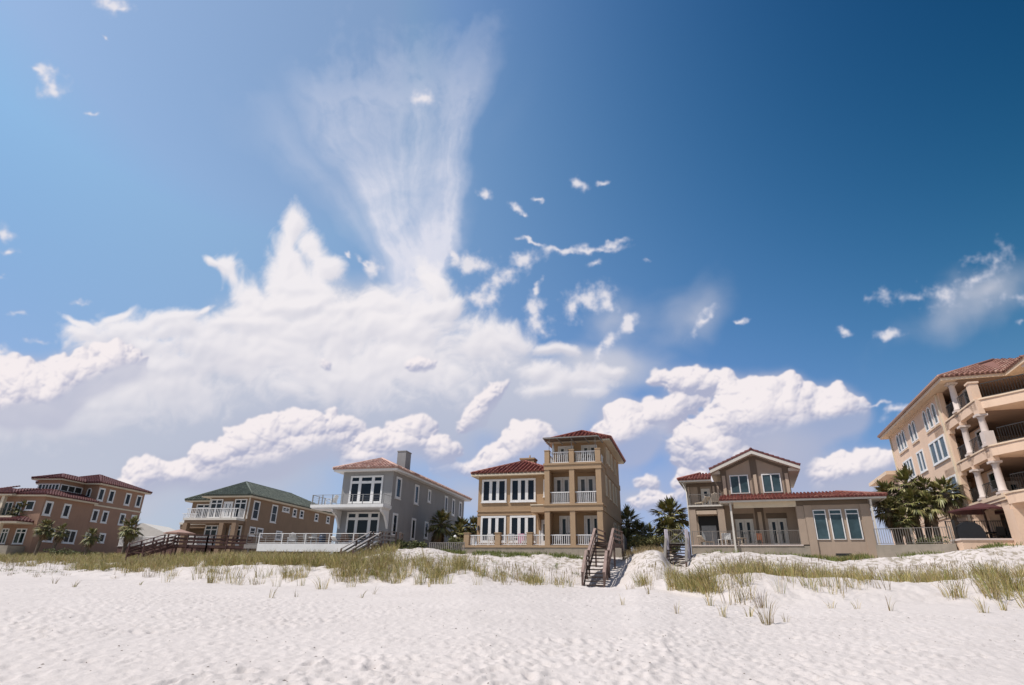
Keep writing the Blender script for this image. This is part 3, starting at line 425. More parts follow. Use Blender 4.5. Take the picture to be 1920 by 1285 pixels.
# dark bits of weed and shell lying on the beach
n = 420; bb = rng.uniform(-44, 44, n); kf = rng.uniform(2.0, 4.9, n); X_, Y_, Z_ = surf(bb, kf); V, F_ = [], []
for i in range(n):
    r_ = rng.uniform(0.005, 0.016); a = rng.random() * 6.28; k_ = len(V); L_ = r_ * rng.uniform(1.0, 3.0)
    pts_ = [(-L_, -r_ * .6, 0), (L_, -r_ * .5, 0), (L_ * .8, r_ * .7, 0), (-L_ * .7, r_ * .6, 0), (0, 0, r_ * 0.9), ]
    V += [(X_[i] + p * math.cos(a) - w_ * math.sin(a), Y_[i] + p * math.sin(a) + w_ * math.cos(a), Z_[i] + z + 0.004) for p, w_, z in pts_]; F_ += [(k_, k_ + 1, k_ + 4), (k_ + 1, k_ + 2, k_ + 4), (k_ + 2, k_ + 3, k_ + 4), (k_ + 3, k_, k_ + 4)]
setp(npmesh('beach_litter', np.array(V), np.array(F_), mat('dry_seaweed', (0.12, 0.085, 0.06), 0.9, 0.4, 5)), 'small dark bits of seaweed and shell on the sand', 'litter', None, 'stuff')
# single clumps standing clear on the sand
clumps = [(8.38, 20.5, 1.05, 34, 'tallest green grass clump standing alone, nearest the camera on the sand'), (7.51, 22, 0.75, 16, 'thin bent grass clump just left of the tallest clump on the sand'), (8.77, 23, 0.7, 18, 'small grass clump between the thin bent clump and the tallest clump'), (9.23, 21, 0.5, 8, 'few brown stalks just right of the tallest grass clump'), (13.11, 25.5, 0.7, 12, 'sparse clump of fine green blades below the three tall windows'), (13.87, 25, 0.6, 10, 'low clump of leaning blades below the white downpipe of the tan house'), (14.86, 24.5, 0.75, 9, 'three or four long straight stalks below the gap by the palm grove'), (18.09, 24, 0.95, 26, 'tall straw coloured clump in front of the peach building'), (19.69, 25, 0.7, 18, 'loose straw clump at the far right of the beach'), (5.91, 22, 0.55, 9, 'sparse brown stalks below the white stair posts'), (4.58, 25, 0.55, 8, 'bent thin stalks on the sand right of the wooden stair foot'), (8.35, 26, 0.8, 20, 'green clump at the left foot of the right hand foredune'), (-6.17, 29, 0.5, 9, 'small clump on the open sand below the wooden steps of the grey house'), (-6.38, 27.5, 0.45, 8, 'very small clump nearest the camera in the left half'), (-10.29, 27.5, 0.65, 10, 'short brown tuft alone on the sand left of centre'), (-9.36, 28, 0.6, 8, 'pale thin tuft beside the short brown tuft'), (-18.09, 38, 1.0, 30, 'dense dark green clump on the slope below the green roofed house'), (-22.76, 33, 0.55, 14, 'low dry clump with fallen stalks at the far left of the beach'), (-26.02, 36, 0.6, 12, 'low dry clump behind the fallen stalks at the far left'), (-3.98, 32, 0.55, 10, 'small green clump right below the bare sand mound'), (-20.51, 35, 0.35, 14, 'flat mat of dry stalks lying on the left beach'), (6.73, 30, 0.6, 12, 'green clump at the foot of the sand ridge between the two stairs')]
for i, (x, y, h, nb, lab) in enumerate(clumps):
    z = gz(x, y); V, F_ = blades(np.zeros((1, 3)), nb, 0.16 * h, h * 0.35, h, rng, (0.12 * math.sin(i * 2.3), 0.05), 0.02, 0.75)
    o = npmesh('grass_clump', V, F_, straw if i % 3 else brownstraw); o.location = (x, y, z); setp(o, lab, 'grass clump', 'sea oat clumps standing alone on the beach')

# ------------------------------------------------------------------ building kit
mat('tan_stucco', (0.385, 0.255, 0.148), 0.9, 0.12, 0.8, 0.25, 60, stain=0.22)
mat('tan_stucco_trim', (0.39, 0.265, 0.16), 0.9, 0.08, 1.0, 0.2, 60)
mat('cream_trim', (0.66, 0.56, 0.42), 0.8, 0.08, 1.5)
mat('white_paint', (0.74, 0.72, 0.70), 0.5, 0.08, 2.5, stain=0.06)
mat('offwhite_paint', (0.62, 0.57, 0.50), 0.6, 0.10, 2.5)
mat('grey_siding', (0.285, 0.275, 0.27), 0.85, 0.10, 0.7, 0.2, 60, stain=0.22)
mat('taupe_stucco', (0.25, 0.165, 0.105), 0.9, 0.12, 0.7, 0.2, 60, stain=0.25)
mat('clay_brown_stucco', (0.34, 0.20, 0.135), 0.9, 0.12, 0.5, 0.2, 60, stain=0.25)
mat('sandstone_stucco', (0.37, 0.28, 0.21), 0.9, 0.10, 0.8, 0.2, 60, stain=0.22)
mat('dark_taupe_trim', (0.145, 0.105, 0.075), 0.85, 0.12, 1.5, 0.2, 60)
mat('pink_beige_strip', (0.50, 0.38, 0.28), 0.85, 0.10, 1.5)
mat('peach_stucco', (0.73, 0.52, 0.375), 0.9, 0.10, 0.6, 0.2, 60, stain=0.18)
mat('peach_trim', (0.70, 0.53, 0.38), 0.85, 0.08, 1.0)
mat('concrete_wall', (0.33, 0.28, 0.22), 0.9, 0.25, 1.2, 0.3, 30, stain=0.35)
mat('weathered_wood', (0.165, 0.105, 0.085), 0.85, 0.45, 3.0, 0.4, 25, stain=0.3)
mat('weathered_wood_light', (0.31, 0.215, 0.18), 0.85, 0.35, 3.0, 0.4, 25)
mat('grey_wood', (0.27, 0.24, 0.22), 0.85, 0.3, 3.0, 0.4, 25)
mat('dark_red_wood', (0.10, 0.045, 0.035), 0.8, 0.35, 3.0)
mat('black_iron', (0.025, 0.022, 0.02), 0.5)
mat('grey_metal', (0.30, 0.29, 0.28), 0.45, 0.15, 4, metal=0.3)
mat('bronze_rail', (0.20, 0.175, 0.15), 0.5, 0.15, 4)
mat('light_stone', (0.62, 0.52, 0.46), 0.8, 0.10, 2.0)
mat('canvas_brown', (0.16, 0.115, 0.085), 0.9, 0.15, 2)
mat('curtain', (0.35, 0.37, 0.38), 0.6, 0.25, 6)
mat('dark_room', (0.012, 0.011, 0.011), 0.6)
mat('brown_roof', (0.15, 0.028, 0.022), 0.75, 0.35, 1.5)
def glass_mat(name, col, rough=0.06):
    m = mat(name, col, rough, 0.5, 0.9, spec=0.25); return m
glass_mat('window_glass', (0.006, 0.010, 0.020)); glass_mat('blind_glass', (0.025, 0.033, 0.042), 0.12); glass_mat('green_glass', (0.010, 0.030, 0.030)); glass_mat('screened_glass', (0.06, 0.10, 0.115), 0.2); glass_mat('curtained_glass', (0.12, 0.13, 0.135), 0.12)
TILE = {'red_tile': [(0.20, 0.052, 0.038), (0.27, 0.085, 0.06), (0.14, 0.032, 0.025), (0.33, 0.14, 0.10)],
        'terracotta_tile': [(0.26, 0.12, 0.085), (0.34, 0.18, 0.13), (0.19, 0.08, 0.058), (0.42, 0.26, 0.19)],
        'weathered_pink_tile': [(0.45, 0.27, 0.21), (0.58, 0.38, 0.31), (0.33, 0.17, 0.13), (0.62, 0.47, 0.40)],
        'maroon_tile': [(0.085, 0.018, 0.017), (0.115, 0.026, 0.023), (0.06, 0.013, 0.012)],
        'green_tile': [(0.075, 0.088, 0.068), (0.105, 0.12, 0.09), (0.055, 0.065, 0.05), (0.14, 0.155, 0.12)]}
for k, v in TILE.items(): mat(k, v[0], 0.7, island=v)

def face(kind, pos):
    """a wall face: a runs along it, d out of it, z up"""
    return {'f': lambda a, d, z: (a, pos - d, z), 'r': lambda a, d, z: (pos + d, a, z), 'l': lambda a, d, z: (pos - d, a, z)}[kind]
class House:
    def __init__(s, name, x, y, yaw, base, label, cat='house', group=None):
        s.root = empty(name, (x, y, base), -R(yaw), label, cat, group); s.b = base
        s.lx = lambda u, v: (x + math.cos(R(yaw)) * u + math.sin(R(yaw)) * v, y - math.sin(R(yaw)) * u + math.cos(R(yaw)) * v)
    def mb(s, F=None):
        if F: return MB(lambda a, d, z: (lambda p: (p[0], p[1], p[2] - s.b))(F(a, d, z)))
        return MB(lambda x, y, z: (x, y, z - s.b))
    def part(s, name, m, *boxes, label=None):
        q = s.mb(); [q.box(*b) for b in boxes]; return q.build(name, m, s.root, label=label)
    def window(s, F, a0, a1, z0, z1, cols=(1,), transom=0.0, fr=0.13, mull=0.07, trim='white_paint', glass='window_glass', sash=0.0, arch=False, sill=True, proud=0.07, name='window'):
        """trim, mullions and glass: the glass sits back inside the surround"""
        w = s.mb(F)
        if arch:
            r = (a1 - a0) / 2; zc = z1 - r; cx = (a0 + a1) / 2; n = 10
            outer = [(a0, z0)] + [(a1, z0)] + [(cx + r * math.cos(t), zc + r * math.sin(t)) for t in [math.pi * i / n for i in range(n + 1)]]
            ri = r - fr; inner = [(a0 + fr, z0 + fr), (a1 - fr, z0 + fr)] + [(cx + ri * math.cos(t), zc + ri * math.sin(t)) for t in [math.pi * i / n for i in range(n + 1)]]
            m_ = len(outer)
            for dd in (proud,):
                w.add([(p, dd, z) for p, z in outer] + [(p, dd, z) for p, z in inner] + [(p, 0.0, z) for p, z in outer] + [(p, 0.0, z) for p, z in inner],
                      [(i, (i + 1) % m_, m_ + (i + 1) % m_, m_ + i) for i in range(m_)] + [(2 * m_ + i, 2 * m_ + (i + 1) % m_, (i + 1) % m_, i) for i in range(m_)] + [(3 * m_ + i, m_ + i, m_ + (i + 1) % m_, 3 * m_ + (i + 1) % m_) for i in range(m_)])
            o = w.build(name, trim, s.root); g = s.mb(F); g.add([(p, 0.012, z) for p, z in inner], [tuple(range(m_))]); g.build('pane', glass, o); return o
        w.box(a0, a0 + fr, 0, proud, z0, z1); w.box(a1 - fr, a1, 0, proud, z0, z1); w.box(a0 + fr, a1 - fr, 0, proud, z1 - fr, z1); w.box(a0 + fr, a1 - fr, 0, proud, z0, z0 + fr * (0.9 if sill else .5))
        ia, ib = a0 + fr, a1 - fr; iz0, iz1 = z0 + fr * .9, z1 - fr; tot = sum(cols); x = ia; xs_ = []
        for c_ in cols[:-1]:
            x += (ib - ia) * c_ / tot; xs_.append(x); w.box(x - mull, x + mull, 0, proud * 0.8, iz0, iz1)
        zt = iz1
        if transom: zt = iz1 - transom; w.box(ia, ib, 0, proud * 0.7, zt - mull, zt + mull * 0.6)
        if sash: w.box(ia, ib, 0, proud * 0.5, (iz0 + zt) / 2 - 0.025, (iz0 + zt) / 2 + 0.025)
        if sill: w.box(a0 - 0.05, a1 + 0.05, 0, proud + 0.05, z0 - 0.07, z0 - 0.002)
        o = w.build(name, trim, s.root); g = s.mb(F)
        g.box(ia, ib, 0.004, 0.014, iz0, iz1); s.nw = getattr(s, 'nw', 0) + 1; kk_ = (s.nw * 7 + int(s.root.location.x)) % 17
        if glass == 'window_glass' and kk_ in (2, 11): glass = 'blind_glass'
        if glass == 'window_glass' and kk_ == 7: glass = 'curtained_glass'
        g.build('pane', glass, o); return o
    def door(s, F, a0, a1, z0, z1, leaves=2, trim='white_paint', glass='window_glass', transom=0.0, stile=0.17, kick=0.25):
        w = s.mb(F); fr = 0.09; w.box(a0, a0 + fr, 0, .09, z0, z1); w.box(a1 - fr, a1, 0, .09, z0, z1); w.box(a0 + fr, a1 - fr, 0, .09, z1 - fr, z1)
        zt = z1 - fr
        if transom: zt = z1 - fr - transom; w.box(a0 + fr, a1 - fr, 0, .08, zt - .06, zt)
        o = w.build('door', trim, s.root); lw = (a1 - a0 - 2 * fr) / leaves; l = s.mb(F); g = s.mb(F)
        if transom: g.box(a0 + fr, a1 - fr, .004, .012, zt, z1 - fr); zt -= .06
        for i in range(leaves):
            x0 = a0 + fr + i * lw + .012; x1 = x0 + lw - .024
            l.box(x0, x0 + stile, 0.005, .05, z0, zt); l.box(x1 - stile, x1, 0.005, .05, z0, zt); l.box(x0 + stile, x1 - stile, 0.005, .05, z0, z0 + kick); l.box(x0 + stile, x1 - stile, 0.005, .05, zt - stile, zt)
            g.box(x0 + stile, x1 - stile, .004, .02, z0 + kick, zt - stile)
            hx = x1 - stile * .5 if i == 0 else x0 + stile * .5; h = s.mb(F); h.box(hx - .02, hx + .02, .05, .10, z0 + .95, z0 + 1.12); h.build('handle', 'black_iron', o)
        l.build('leaf', trim, o); g.build('pane', glass, o); return o
    def rail(s, p, q, z0, z1, m='white_paint', step=0.16, bw=0.035, top=0.09, name='railing', posts=False, cable=0, parent=None):
        w = s.mb(); P, Q = Vector((*p, 0)), Vector((*q, 0)); L_ = (Q - P).length; d = (Q - P) / L_
        w.bar((*p, z1 - top / 2), (*q, z1 - top / 2), top, top * .8); w.bar((*p, z0 + .08), (*q, z0 + .08), top * .6, top * .6)
        if cable:
            for k in range(1, cable + 1): zz = z0 + .08 + (z1 - z0 - .12) * k / (cable + 1); w.bar((*p, zz), (*q, zz), 0.012)
        else:
            n = max(2, int(L_ / step))
            for i in range(1, n): c_ = P + d * (L_ * i / n); w.box(c_.x - bw / 2, c_.x + bw / 2, c_.y - bw / 2, c_.y + bw / 2, z0 + .08, z1 - top / 2)
        if posts:
            n = max(1, round(L_ / posts))
            for i in range(n + 1): c_ = P + d * (L_ * i / n); w.box(c_.x - .035, c_.x + .035, c_.y - .035, c_.y + .035, z0, z1 + .01)
        return w.build(name, m, parent or s.root)
    def roof(s, x0, x1, y0, y1, ze, pitch, m, tile=0.3, slab=0.10, ends=(True, True), name='roof', xmax=None, ridgecap=True, hmax=None):
        """hipped roof laid with rows of barrel tile; ends = hip at front, hip at back"""
        W = x1 - x0; D = y1 - y0; hw_ = min(W, D) / 2; h = hw_ * pitch; along_y = D >= W
        if along_y:
            ra, rb = (x0 + hw_, y0 + (hw_ if ends[0] else 0), ze + h), (x0 + hw_, y1 - (hw_ if ends[1] else 0), ze + h)
            fs = [[(x0, y0, ze), (x1, y0, ze), ra] , [(x1, y0, ze), (x1, y1, ze), rb, ra], [(x1, y1, ze), (x0, y1, ze), rb], [(x0, y1, ze), (x0, y0, ze), ra, rb]]
        else:
            ra, rb = (x0 + hw_, y0 + hw_, ze + h), (x1 - hw_, y0 + hw_, ze + h)
            fs = [[(x0, y0, ze), (x1, y0, ze), rb, ra], [(x1, y0, ze), (x1, y1, ze), rb], [(x1, y1, ze), (x0, y1, ze), ra, rb], [(x0, y1, ze), (x0, y0, ze), ra]]
        return s.tiles(fs, m, tile, slab, name, [(ra, rb)] + ([((x0, y0, ze), ra), ((x1, y0, ze), ra if along_y else rb), ((x0, y1, ze), rb if along_y else ra), ((x1, y1, ze), rb)] if ridgecap else []))
    def tiles(s, fs, m, tile=0.3, slab=0.1, name='roof', ridges=(), rows=0.42):
        w = s.mb()
        for f in fs:
            P = [Vector(p) for p in f]; e = (P[1] - P[0]); L_ = e.length; e.normalize(); nrm = e.cross(P[2] - P[0]).normalized()
            if nrm.z < 0: nrm = -nrm
            up = nrm.cross(e).normalized()
            if up.z < 0: up = -up
            w.add([tuple(p) for p in P] + [tuple(p - Vector((0, 0, slab))) for p in P], [tuple(range(len(P)))] + [(i, (i + 1) % len(P), len(P) + (i + 1) % len(P), len(P) + i) for i in range(len(P))])
            uvp = [((p - P[0]).dot(e), (p - P[0]).dot(up)) for p in P]; n = int(L_ / tile)
            for i in range(n):
                uc = (i + .5) * L_ / n; hi_ = None; ys_ = []
                for j in range(len(uvp)):
                    (u1, v1), (u2, v2) = uvp[j], uvp[(j + 1) % len(uvp)]
                    if (u1 - uc) * (u2 - uc) < 0: ys_.append(v1 + (v2 - v1) * (uc - u1) / (u2 - u1))
                if not ys_: continue
                vmax = max(ys_); v0_ = -0.06; r_ = tile * 0.37; k = max(1, int((vmax - v0_) / rows)); jit = (i * 7919) % 13 / 130
                for t in range(k + 1):
                    va = v0_ + t * rows + (jit if t else 0); vb = min(va + rows, vmax)
                    if vb - va < .05: continue
                    ring = []
                    for vv_, rr, lift in ((va, r_ * 1.12, 0.03), (vb, r_ * .95, 0.0)):
                        for a in (0, 50, 90, 130, 180): ring.append(tuple(P[0] + e * (uc + rr * math.cos(R(a))) + up * vv_ + nrm * (rr * math.sin(R(a)) * 1.05 + lift)))
                    w.add(ring, [(0, 1, 6, 5), (1, 2, 7, 6), (2, 3, 8, 7), (3, 4, 9, 8), (0, 4, 3, 2, 1)])
        for a, b in ridges:
            a, b = Vector(a) + Vector((0, 0, .05)), Vector(b) + Vector((0, 0, .05))
            if (b - a).length > .1: w.tube([a, b], [0.12, 0.12], 8)
        return w.build(name, m, s.root)
    def eave(s, x0, x1, y0, y1, z, h, m, inner=0.7, name='eave', slope=0.0):
        w = s.mb(); w.box(x0, x1, y0, y0 + .06, z, z + h); w.box(x0, x1, y1 - .06, y1, z, z + h); w.box(x0, x0 + .06, y0 + .06, y1 - .06, z, z + h); w.box(x1 - .06, x1, y0 + .06, y1 - .06, z, z + h)
        w.box(x0 + .06, x1 - .06, y0 + .06, y1 - .06, z + .01, z + .05); return w.build(name, m, s.root)

# ================================================================== tan three-storey house with the tower
h = House('tower_house', 2.976, 50, 17, 4.36, 'tan stucco house with a three storey balcony tower and red tile roof')
T_, W_ = 'tan_stucco', 'white_paint'
h.part('wall', T_, (-6.74, 0.06, 2.2, 12.5, 2.2, 10.47), (0.06, 4.87, 2.0, 13.4, 2.2, 11.0), (0.08, 4.85, 3.0, 13.38, 11.0, 13.55), (0.06, 0.30, 0.45, 2.0, 4.3, 11.0), (4.62, 4.87, 0.45, 2.0, 4.3, 11.0))
h.part('terrace', 'concrete_wall', (-7.2, 0.0, 0.0, 2.2, 2.0, 4.20), (0.0, 4.95, -0.02, 2.0, 2.0, 4.20), (4.95, 6.2, 0.3, 3.0, 2.0, 4.2))
h.part('terrace_edge', 'tan_stucco_trim', (-7.24, 5.0, -0.06, 2.19, 4.2, 4.37))
h.part('moulding', 'tan_stucco_trim', (-6.80, -1.72, 2.13, 2.2, 7.33, 7.45), (-6.78, -1.72, 2.15, 2.2, 7.02, 7.12), (-0.04, 4.93, -0.05, 2.05, 7.08, 7.20), (-0.02, 4.91, -0.02, 2.02, 7.203, 7.52), (-0.08, 4.97, -0.09, 2.06, 7.523, 7.66),
       (-0.04, 4.93, -0.05, 2.05, 10.5, 10.62), (-0.02, 4.91, -0.02, 2.02, 10.623, 10.90), (-0.08, 4.97, -0.09, 2.96, 10.903, 11.05), (4.87, 4.93, 2.06, 13.45, 7.08, 7.60), (4.87, 4.93, 2.97, 13.45, 10.52, 11.0))
for u0, u1 in ((0.02, 0.45), (2.17, 2.60), (4.42, 4.87)):
    h.part('column', 'tan_stucco_trim', (u0, u1, 0.0, 0.45, 4.37, 7.08)); h.part('column', 'tan_stucco_trim', (u0, u1, 0.0, 0.45, 7.66, 10.5)); h.part('parapet_pier', 'tan_stucco_trim', (u0, u1, 0.0, 0.45, 11.05, 12.13), (u0 - .03, u1 + .03, -0.03, 0.48, 12.13, 12.2))
for u0, u1 in ((-7.12, -6.66), (-4.32, -3.85), (-1.52, -1.05)): h.part('terrace_pier', 'tan_stucco_trim', (u0, u1, 0.0, 0.45, 4.37, 5.33), (u0 - .04, u1 + .04, -0.04, 0.49, 5.33, 5.40))
for a, b in ((-6.64, -4.34), (-3.83, -1.54), (-1.03, 0.0), (0.47, 2.15), (2.62, 4.40)): h.rail((a, .2), (b, .2), 4.37, 5.22, W_, .155, .045)
h.rail((-6.9, .5), (-6.9, 2.1), 4.37, 5.22, W_, .155, .045)
for a, b in ((0.47, 2.15), (2.62, 4.40)): h.rail((a, .2), (b, .2), 7.66, 8.66, W_, .155, .045); h.rail((a, .2), (b, .2), 11.05, 12.05, W_, .155, .045)
h.rail((4.68, .5), (4.68, 2.9), 11.05, 12.0, W_, .155, .045); h.rail((0.2, .5), (0.2, 2.9), 11.05, 12.0, W_, .155, .045)
f22 = face('f', 2.2); f20 = face('f', 2.0); f30 = face('f', 3.0)
for a, b, z0, z1 in ((-6.39, -4.03, 8.17, 10.2), (-3.66, -1.31, 8.17, 10.2), (-6.39, -4.03, 4.75, 6.97), (-3.66, -1.31, 4.75, 6.97)): h.window(f22, a, b, z0, z1, (1, 1, 1), fr=.17, mull=.14)
h.window(f22, -0.60, 0.03, 8.55, 10.05, (1,), fr=.09)
for a, b in ((0.85, 2.3), (3.0, 4.35)): h.door(f20, a, b, 4.37, 6.88, 2, glass='window_glass')
h.door(f20, 0.42, 1.95, 7.67, 10.18, 2, glass='curtained_glass'); h.door(f20, 2.55, 4.1, 7.67, 10.18, 2, glass='curtained_glass')
h.door(f30, 0.6, 2.05, 11.06, 13.15, 2, glass='curtained_glass'); h.door(f30, 2.75, 4.2, 11.06, 13.15, 2, glass='curtained_glass')
h.door(f22, -1.0, -0.08, 4.37, 6.6, 1, stile=.28, kick=.5)
h.part('entry_canopy', 'tan_stucco_trim', (-1.2, -0.02, 0.15, 2.19, 7.02, 7.58)); h.part('canopy_cap', 'cream_trim', (-1.25, -0.02, 0.10, 2.18, 7.583, 7.66))
q = h.mb(); q.prism([(2.19, 5.6), (2.19, 7.015), (0.9, 7.015), (1.7, 6.5), (2.0, 5.9)], -1.0, -0.82, 'x'); q.build('bracket', 'tan_stucco_trim', h.root)
fr_ = face('r', 4.87)
for a, b, z0, z1 in ((2.5, 3.2, 8.6, 10.3), (4.9, 5.6, 8.6, 10.3), (7.2, 7.9, 8.6, 10.3), (9.2, 9.9, 8.6, 10.3), (6.8, 8.2, 5.3, 6.75), (10.0, 10.8, 5.0, 6.75)): h.window(fr_, a, b, z0, z1, (1,), fr=.12, trim='cream_trim', glass='curtained_glass')
fr2 = face('r', 4.85)
for a in (3.9, 5.2, 7.1, 9.8): h.window(fr2, a, a + .75, 11.65, 13.1, (1,), fr=.12, trim='cream_trim', glass='curtained_glass')
h.eave(-7.29, 0.0, 1.55, 13.1, 10.45, 0.24, 'cream_trim'); q = h.mb()
ze, pt = 10.69, .425; hw_ = 4.0; ra, rb = (-3.29, 5.55, ze + 4 * pt), (-3.29, 9.1, ze + 4 * pt); cut = 0.0; zc = ze + (0.71) * pt
h.tiles([[(-7.29, 1.55, ze), (0.0, 1.55, ze), (0.0, 1.55 + .71, zc), ra], [(0, 2.26, zc), (0, 12.4, zc), rb, ra], [(0.0, 13.1, ze), (-7.29, 13.1, ze), rb], [(-7.29, 13.1, ze), (-7.29, 1.55, ze), ra, rb]], 'red_tile', .37, ridges=[(ra, rb), ((-7.29, 1.55, ze), ra), ((0, 2.26, zc), ra)])
q = h.mb(); q.box(-3.95, -2.55, 6.3, 7.4, 11.0, 12.75); q.box(-4.02, -2.48, 6.23, 7.47, 12.75, 12.9); q.tube([(-3.1, 6.8, 12.9), (-3.1, 6.8, 13.25)], [.07, .07], 8); q.build('chimney', 'tan_stucco', h.root)
h.eave(-0.42, 5.42, 2.35, 14.0, 13.40, 0.22, 'cream_trim'); h.roof(-0.5, 5.5, 2.27, 14.1, 13.62, .46, 'red_tile', .37)
q = h.mb(); q.prism([(-0.35, 13.20), (2.3, 13.42), (2.3, 13.46), (-0.35, 13.25)], -0.05, 4.75, 'x'); q.build('awning', 'canvas_brown', h.root)
q = h.mb(); [q.box(-0.03 + 1.2 * i, 0.03 + 1.2 * i, -0.33, 2.3, 13.12, 13.195) for i in range(5)]; [q.bar((u, .22, 12.2), (u, .22, 13.2), .04) for u in (0.4, 2.38, 4.45)]; q.bar((-0.05, -.33, 13.17), (4.75, -.33, 13.17), .05); q.build('awning_frame', 'grey_metal', h.root)
q = h.mb(face('f', 2.2)); q.box(-6.66, -6.54, 0, .12, 5.75, 6.15); q.build('wall_lamp', 'black_iron', h.root)
h4 = h
# ================================================================== grey-blue house
h = House('grey_house', -11.141, 56, 13.9, 4.4, 'two storey grey house with white trim, square chimney and cantilevered white balcony')
h.part('wall', 'grey_siding', (-5.28, 0.0, 0.0, 22.0, 2.6, 11.22))
h.eave(-6.02, 0.64, -0.7, 22.8, 11.20, 0.26, 'white_paint'); h.roof(-6.1, 0.72, -0.78, 22.9, 11.46, .44, 'weathered_pink_tile', .31)
q = h.mb(); q.box(-0.95, -0.02, 2.5, 3.8, 11.0, 13.62); q.box(-0.99, 0.02, 2.46, 3.84, 13.62, 13.72); q.build('chimney', 'grey_siding', h.root)
f0 = face('f', 0.0)
h.window(f0, -4.43, -1.0, 8.25, 10.82, (1.0, 1.55, 1.0), transom=.42, fr=.17, mull=.15); h.window(f0, -4.36, -0.98, 4.75, 7.43, (1.0, 1.55, 1.0), transom=.42, fr=.17, mull=.15)
h.part('balcony', 'white_paint', (-7.3, 0.12, -1.85, -0.005, 7.66, 7.93), (-7.3, -5.29, 0.0, 1.6, 7.66, 7.93), (-7.2, 0.02, -1.75, -0.005, 7.56, 7.657))
for u in (-5.2, -0.28):
    q = h.mb(); q.prism([(-0.002, 5.9), (-0.002, 7.55), (-1.7, 7.55), (-1.55, 7.3), (-0.8, 7.0), (-0.32, 6.4)], u, u + .2, 'x'); q.build('bracket', 'white_paint', h.root)
h.rail((-7.22, -1.75), (0.05, -1.75), 7.93, 8.83, 'grey_metal', cable=4, posts=1.05, top=.05); h.rail((0.05, -1.7), (0.05, -0.05), 7.93, 8.83, 'grey_metal', cable=4, top=.05); h.rail((-7.22, -1.7), (-7.22, 1.5), 7.93, 8.83, 'grey_metal', cable=4, posts=1.05, top=.05)
r0 = face('r', 0.0)
for a, b, z0, z1 in ((.72, 1.95, 8.8, 10.82), (5.4, 6.5, 8.82, 10.8), (9.1, 9.95, 9.45, 10.82), (14.5, 15.6, 9.0, 10.87), (17.15, 18.2, 8.9, 10.87), (19.85, 20.95, 8.9, 10.87), (.66, 1.75, 5.35, 7.42), (5.25, 6.3, 5.3, 7.4), (8.8, 9.85, 5.65, 7.4), (17.6, 18.7, 5.3, 7.3)): h.window(r0, a, b, z0, z1, (1,), fr=.2)
h.part('foundation', 'concrete_wall', (-5.3, 0.05, -0.02, 22.0, 2.0, 3.9))
q = h.mb(); q.box(-5.6, -5.29, -0.1, .1, 6.85, 7.15); q.build('wall_lamp', 'white_paint', h.root)
h3 = h
# sun deck in front of the grey house
d = House('sun_deck', -11.141, 56, 13.9, 4.4, 'long white edged raised deck with cable railing in front of the grey house', 'deck')
d.part('deck_floor', 'grey_wood', (-11.2, 0.9, -3.2, -0.03, 4.22, 4.36), (-12.6, -11.2, -3.2, 1.2, 4.16, 4.30)); d.part('fascia', 'white_paint', (-11.2, 0.95, -3.28, -3.2, 3.72, 4.38)); d.part('lower_fascia', 'grey_wood', (-12.6, -11.2, -3.26, -3.2, 3.95, 4.31))
d.rail((-11.2, -3.15), (0.6, -3.15), 4.38, 5.28, 'white_paint', cable=3, posts=2.3, top=.07); d.rail((-12.5, -3.1), (-11.25, -3.1), 4.31, 5.26, 'grey_wood', cable=3, posts=1.2, top=.08); d.rail((-12.5, -3.1), (-12.5, 1.0), 4.31, 5.26, 'grey_wood', cable=3, posts=1.6, top=.08)
for u in (-12.3, -10.8, -8.3, -5.8, -3.3, -0.8): d.part('support_post', 'grey_wood', (u, u + .14, -3.1, -2.96, 2.6, 4.2))
# ================================================================== brown house with the green roof
h = House('green_roof_house', -30.511, 70, 11.6, 4.6, 'brown stucco house with a green tile hip roof and white front balcony')
B_ = 'taupe_stucco'
h.part('wall', B_, (-5.3, 0.0, 0.0, 21.0, 2.6, 10.25), (-9.3, -5.3, 2.0, 21.0, 2.6, 9.95))
h.eave(-6.1, 0.55, -0.6, 21.6, 10.22, 0.24, 'cream_trim'); h.eave(-9.95, -5.4, 1.4, 21.6, 9.98, 0.22, 'cream_trim', name='lower_eave')
zr = 12.75; ap = (-4.35, 4.7, zr); rb = (-4.35, 15.5, zr)
h.tiles([[(-6.15, -0.65, 10.46), (0.62, -0.65, 10.46), ap], [(0.62, -0.65, 10.46), (0.62, 21.7, 10.46), rb, ap], [(-10.0, 1.35, 10.2), (-5.6, 1.35, 10.2), (-5.0, 3.4, 11.6), ap], [(-10.0, 21.7, 10.2), (-10.0, 1.35, 10.2), ap, rb], [(0.62, 21.7, 10.46), (-10, 21.7, 10.2), rb]], 'green_tile', .33, ridges=[(ap, rb), ((0.62, -0.65, 10.46), ap), ((-6.15, -0.65, 10.46), ap), ((-10, 1.35, 10.2), ap)])
f0, f2 = face('f', 0.0), face('f', 2.0)
h.part('corner_trim', 'offwhite_paint', (-5.34, -5.2, -.04, .0, 7.8, 10.2)); h.part('corner_trim', 'offwhite_paint', (-0.14, 0.04, -.04, .0, 7.8, 10.2))
h.window(f0, -5.15, -3.55, 7.85, 10.05, (1, 1), transom=.35, glass='window_glass'); h.window(f0, -1.95, -0.35, 7.85, 10.05, (1, 1), transom=.35)
h.door(f0, -3.35, -2.15, 7.85, 9.75, 2, glass='curtained_glass'); h.window(f2, -8.6, -6.6, 7.85, 9.75, (1, 1), transom=.3)
h.window(f0, -5.2, -3.5, 4.9, 7.08, (1, 1), transom=.35); h.window(f0, -2.0, -0.4, 4.9, 7.08, (1, 1), transom=.35); h.door(f0, -3.2, -2.3, 4.6, 6.8, 1, trim='dark_taupe_trim')
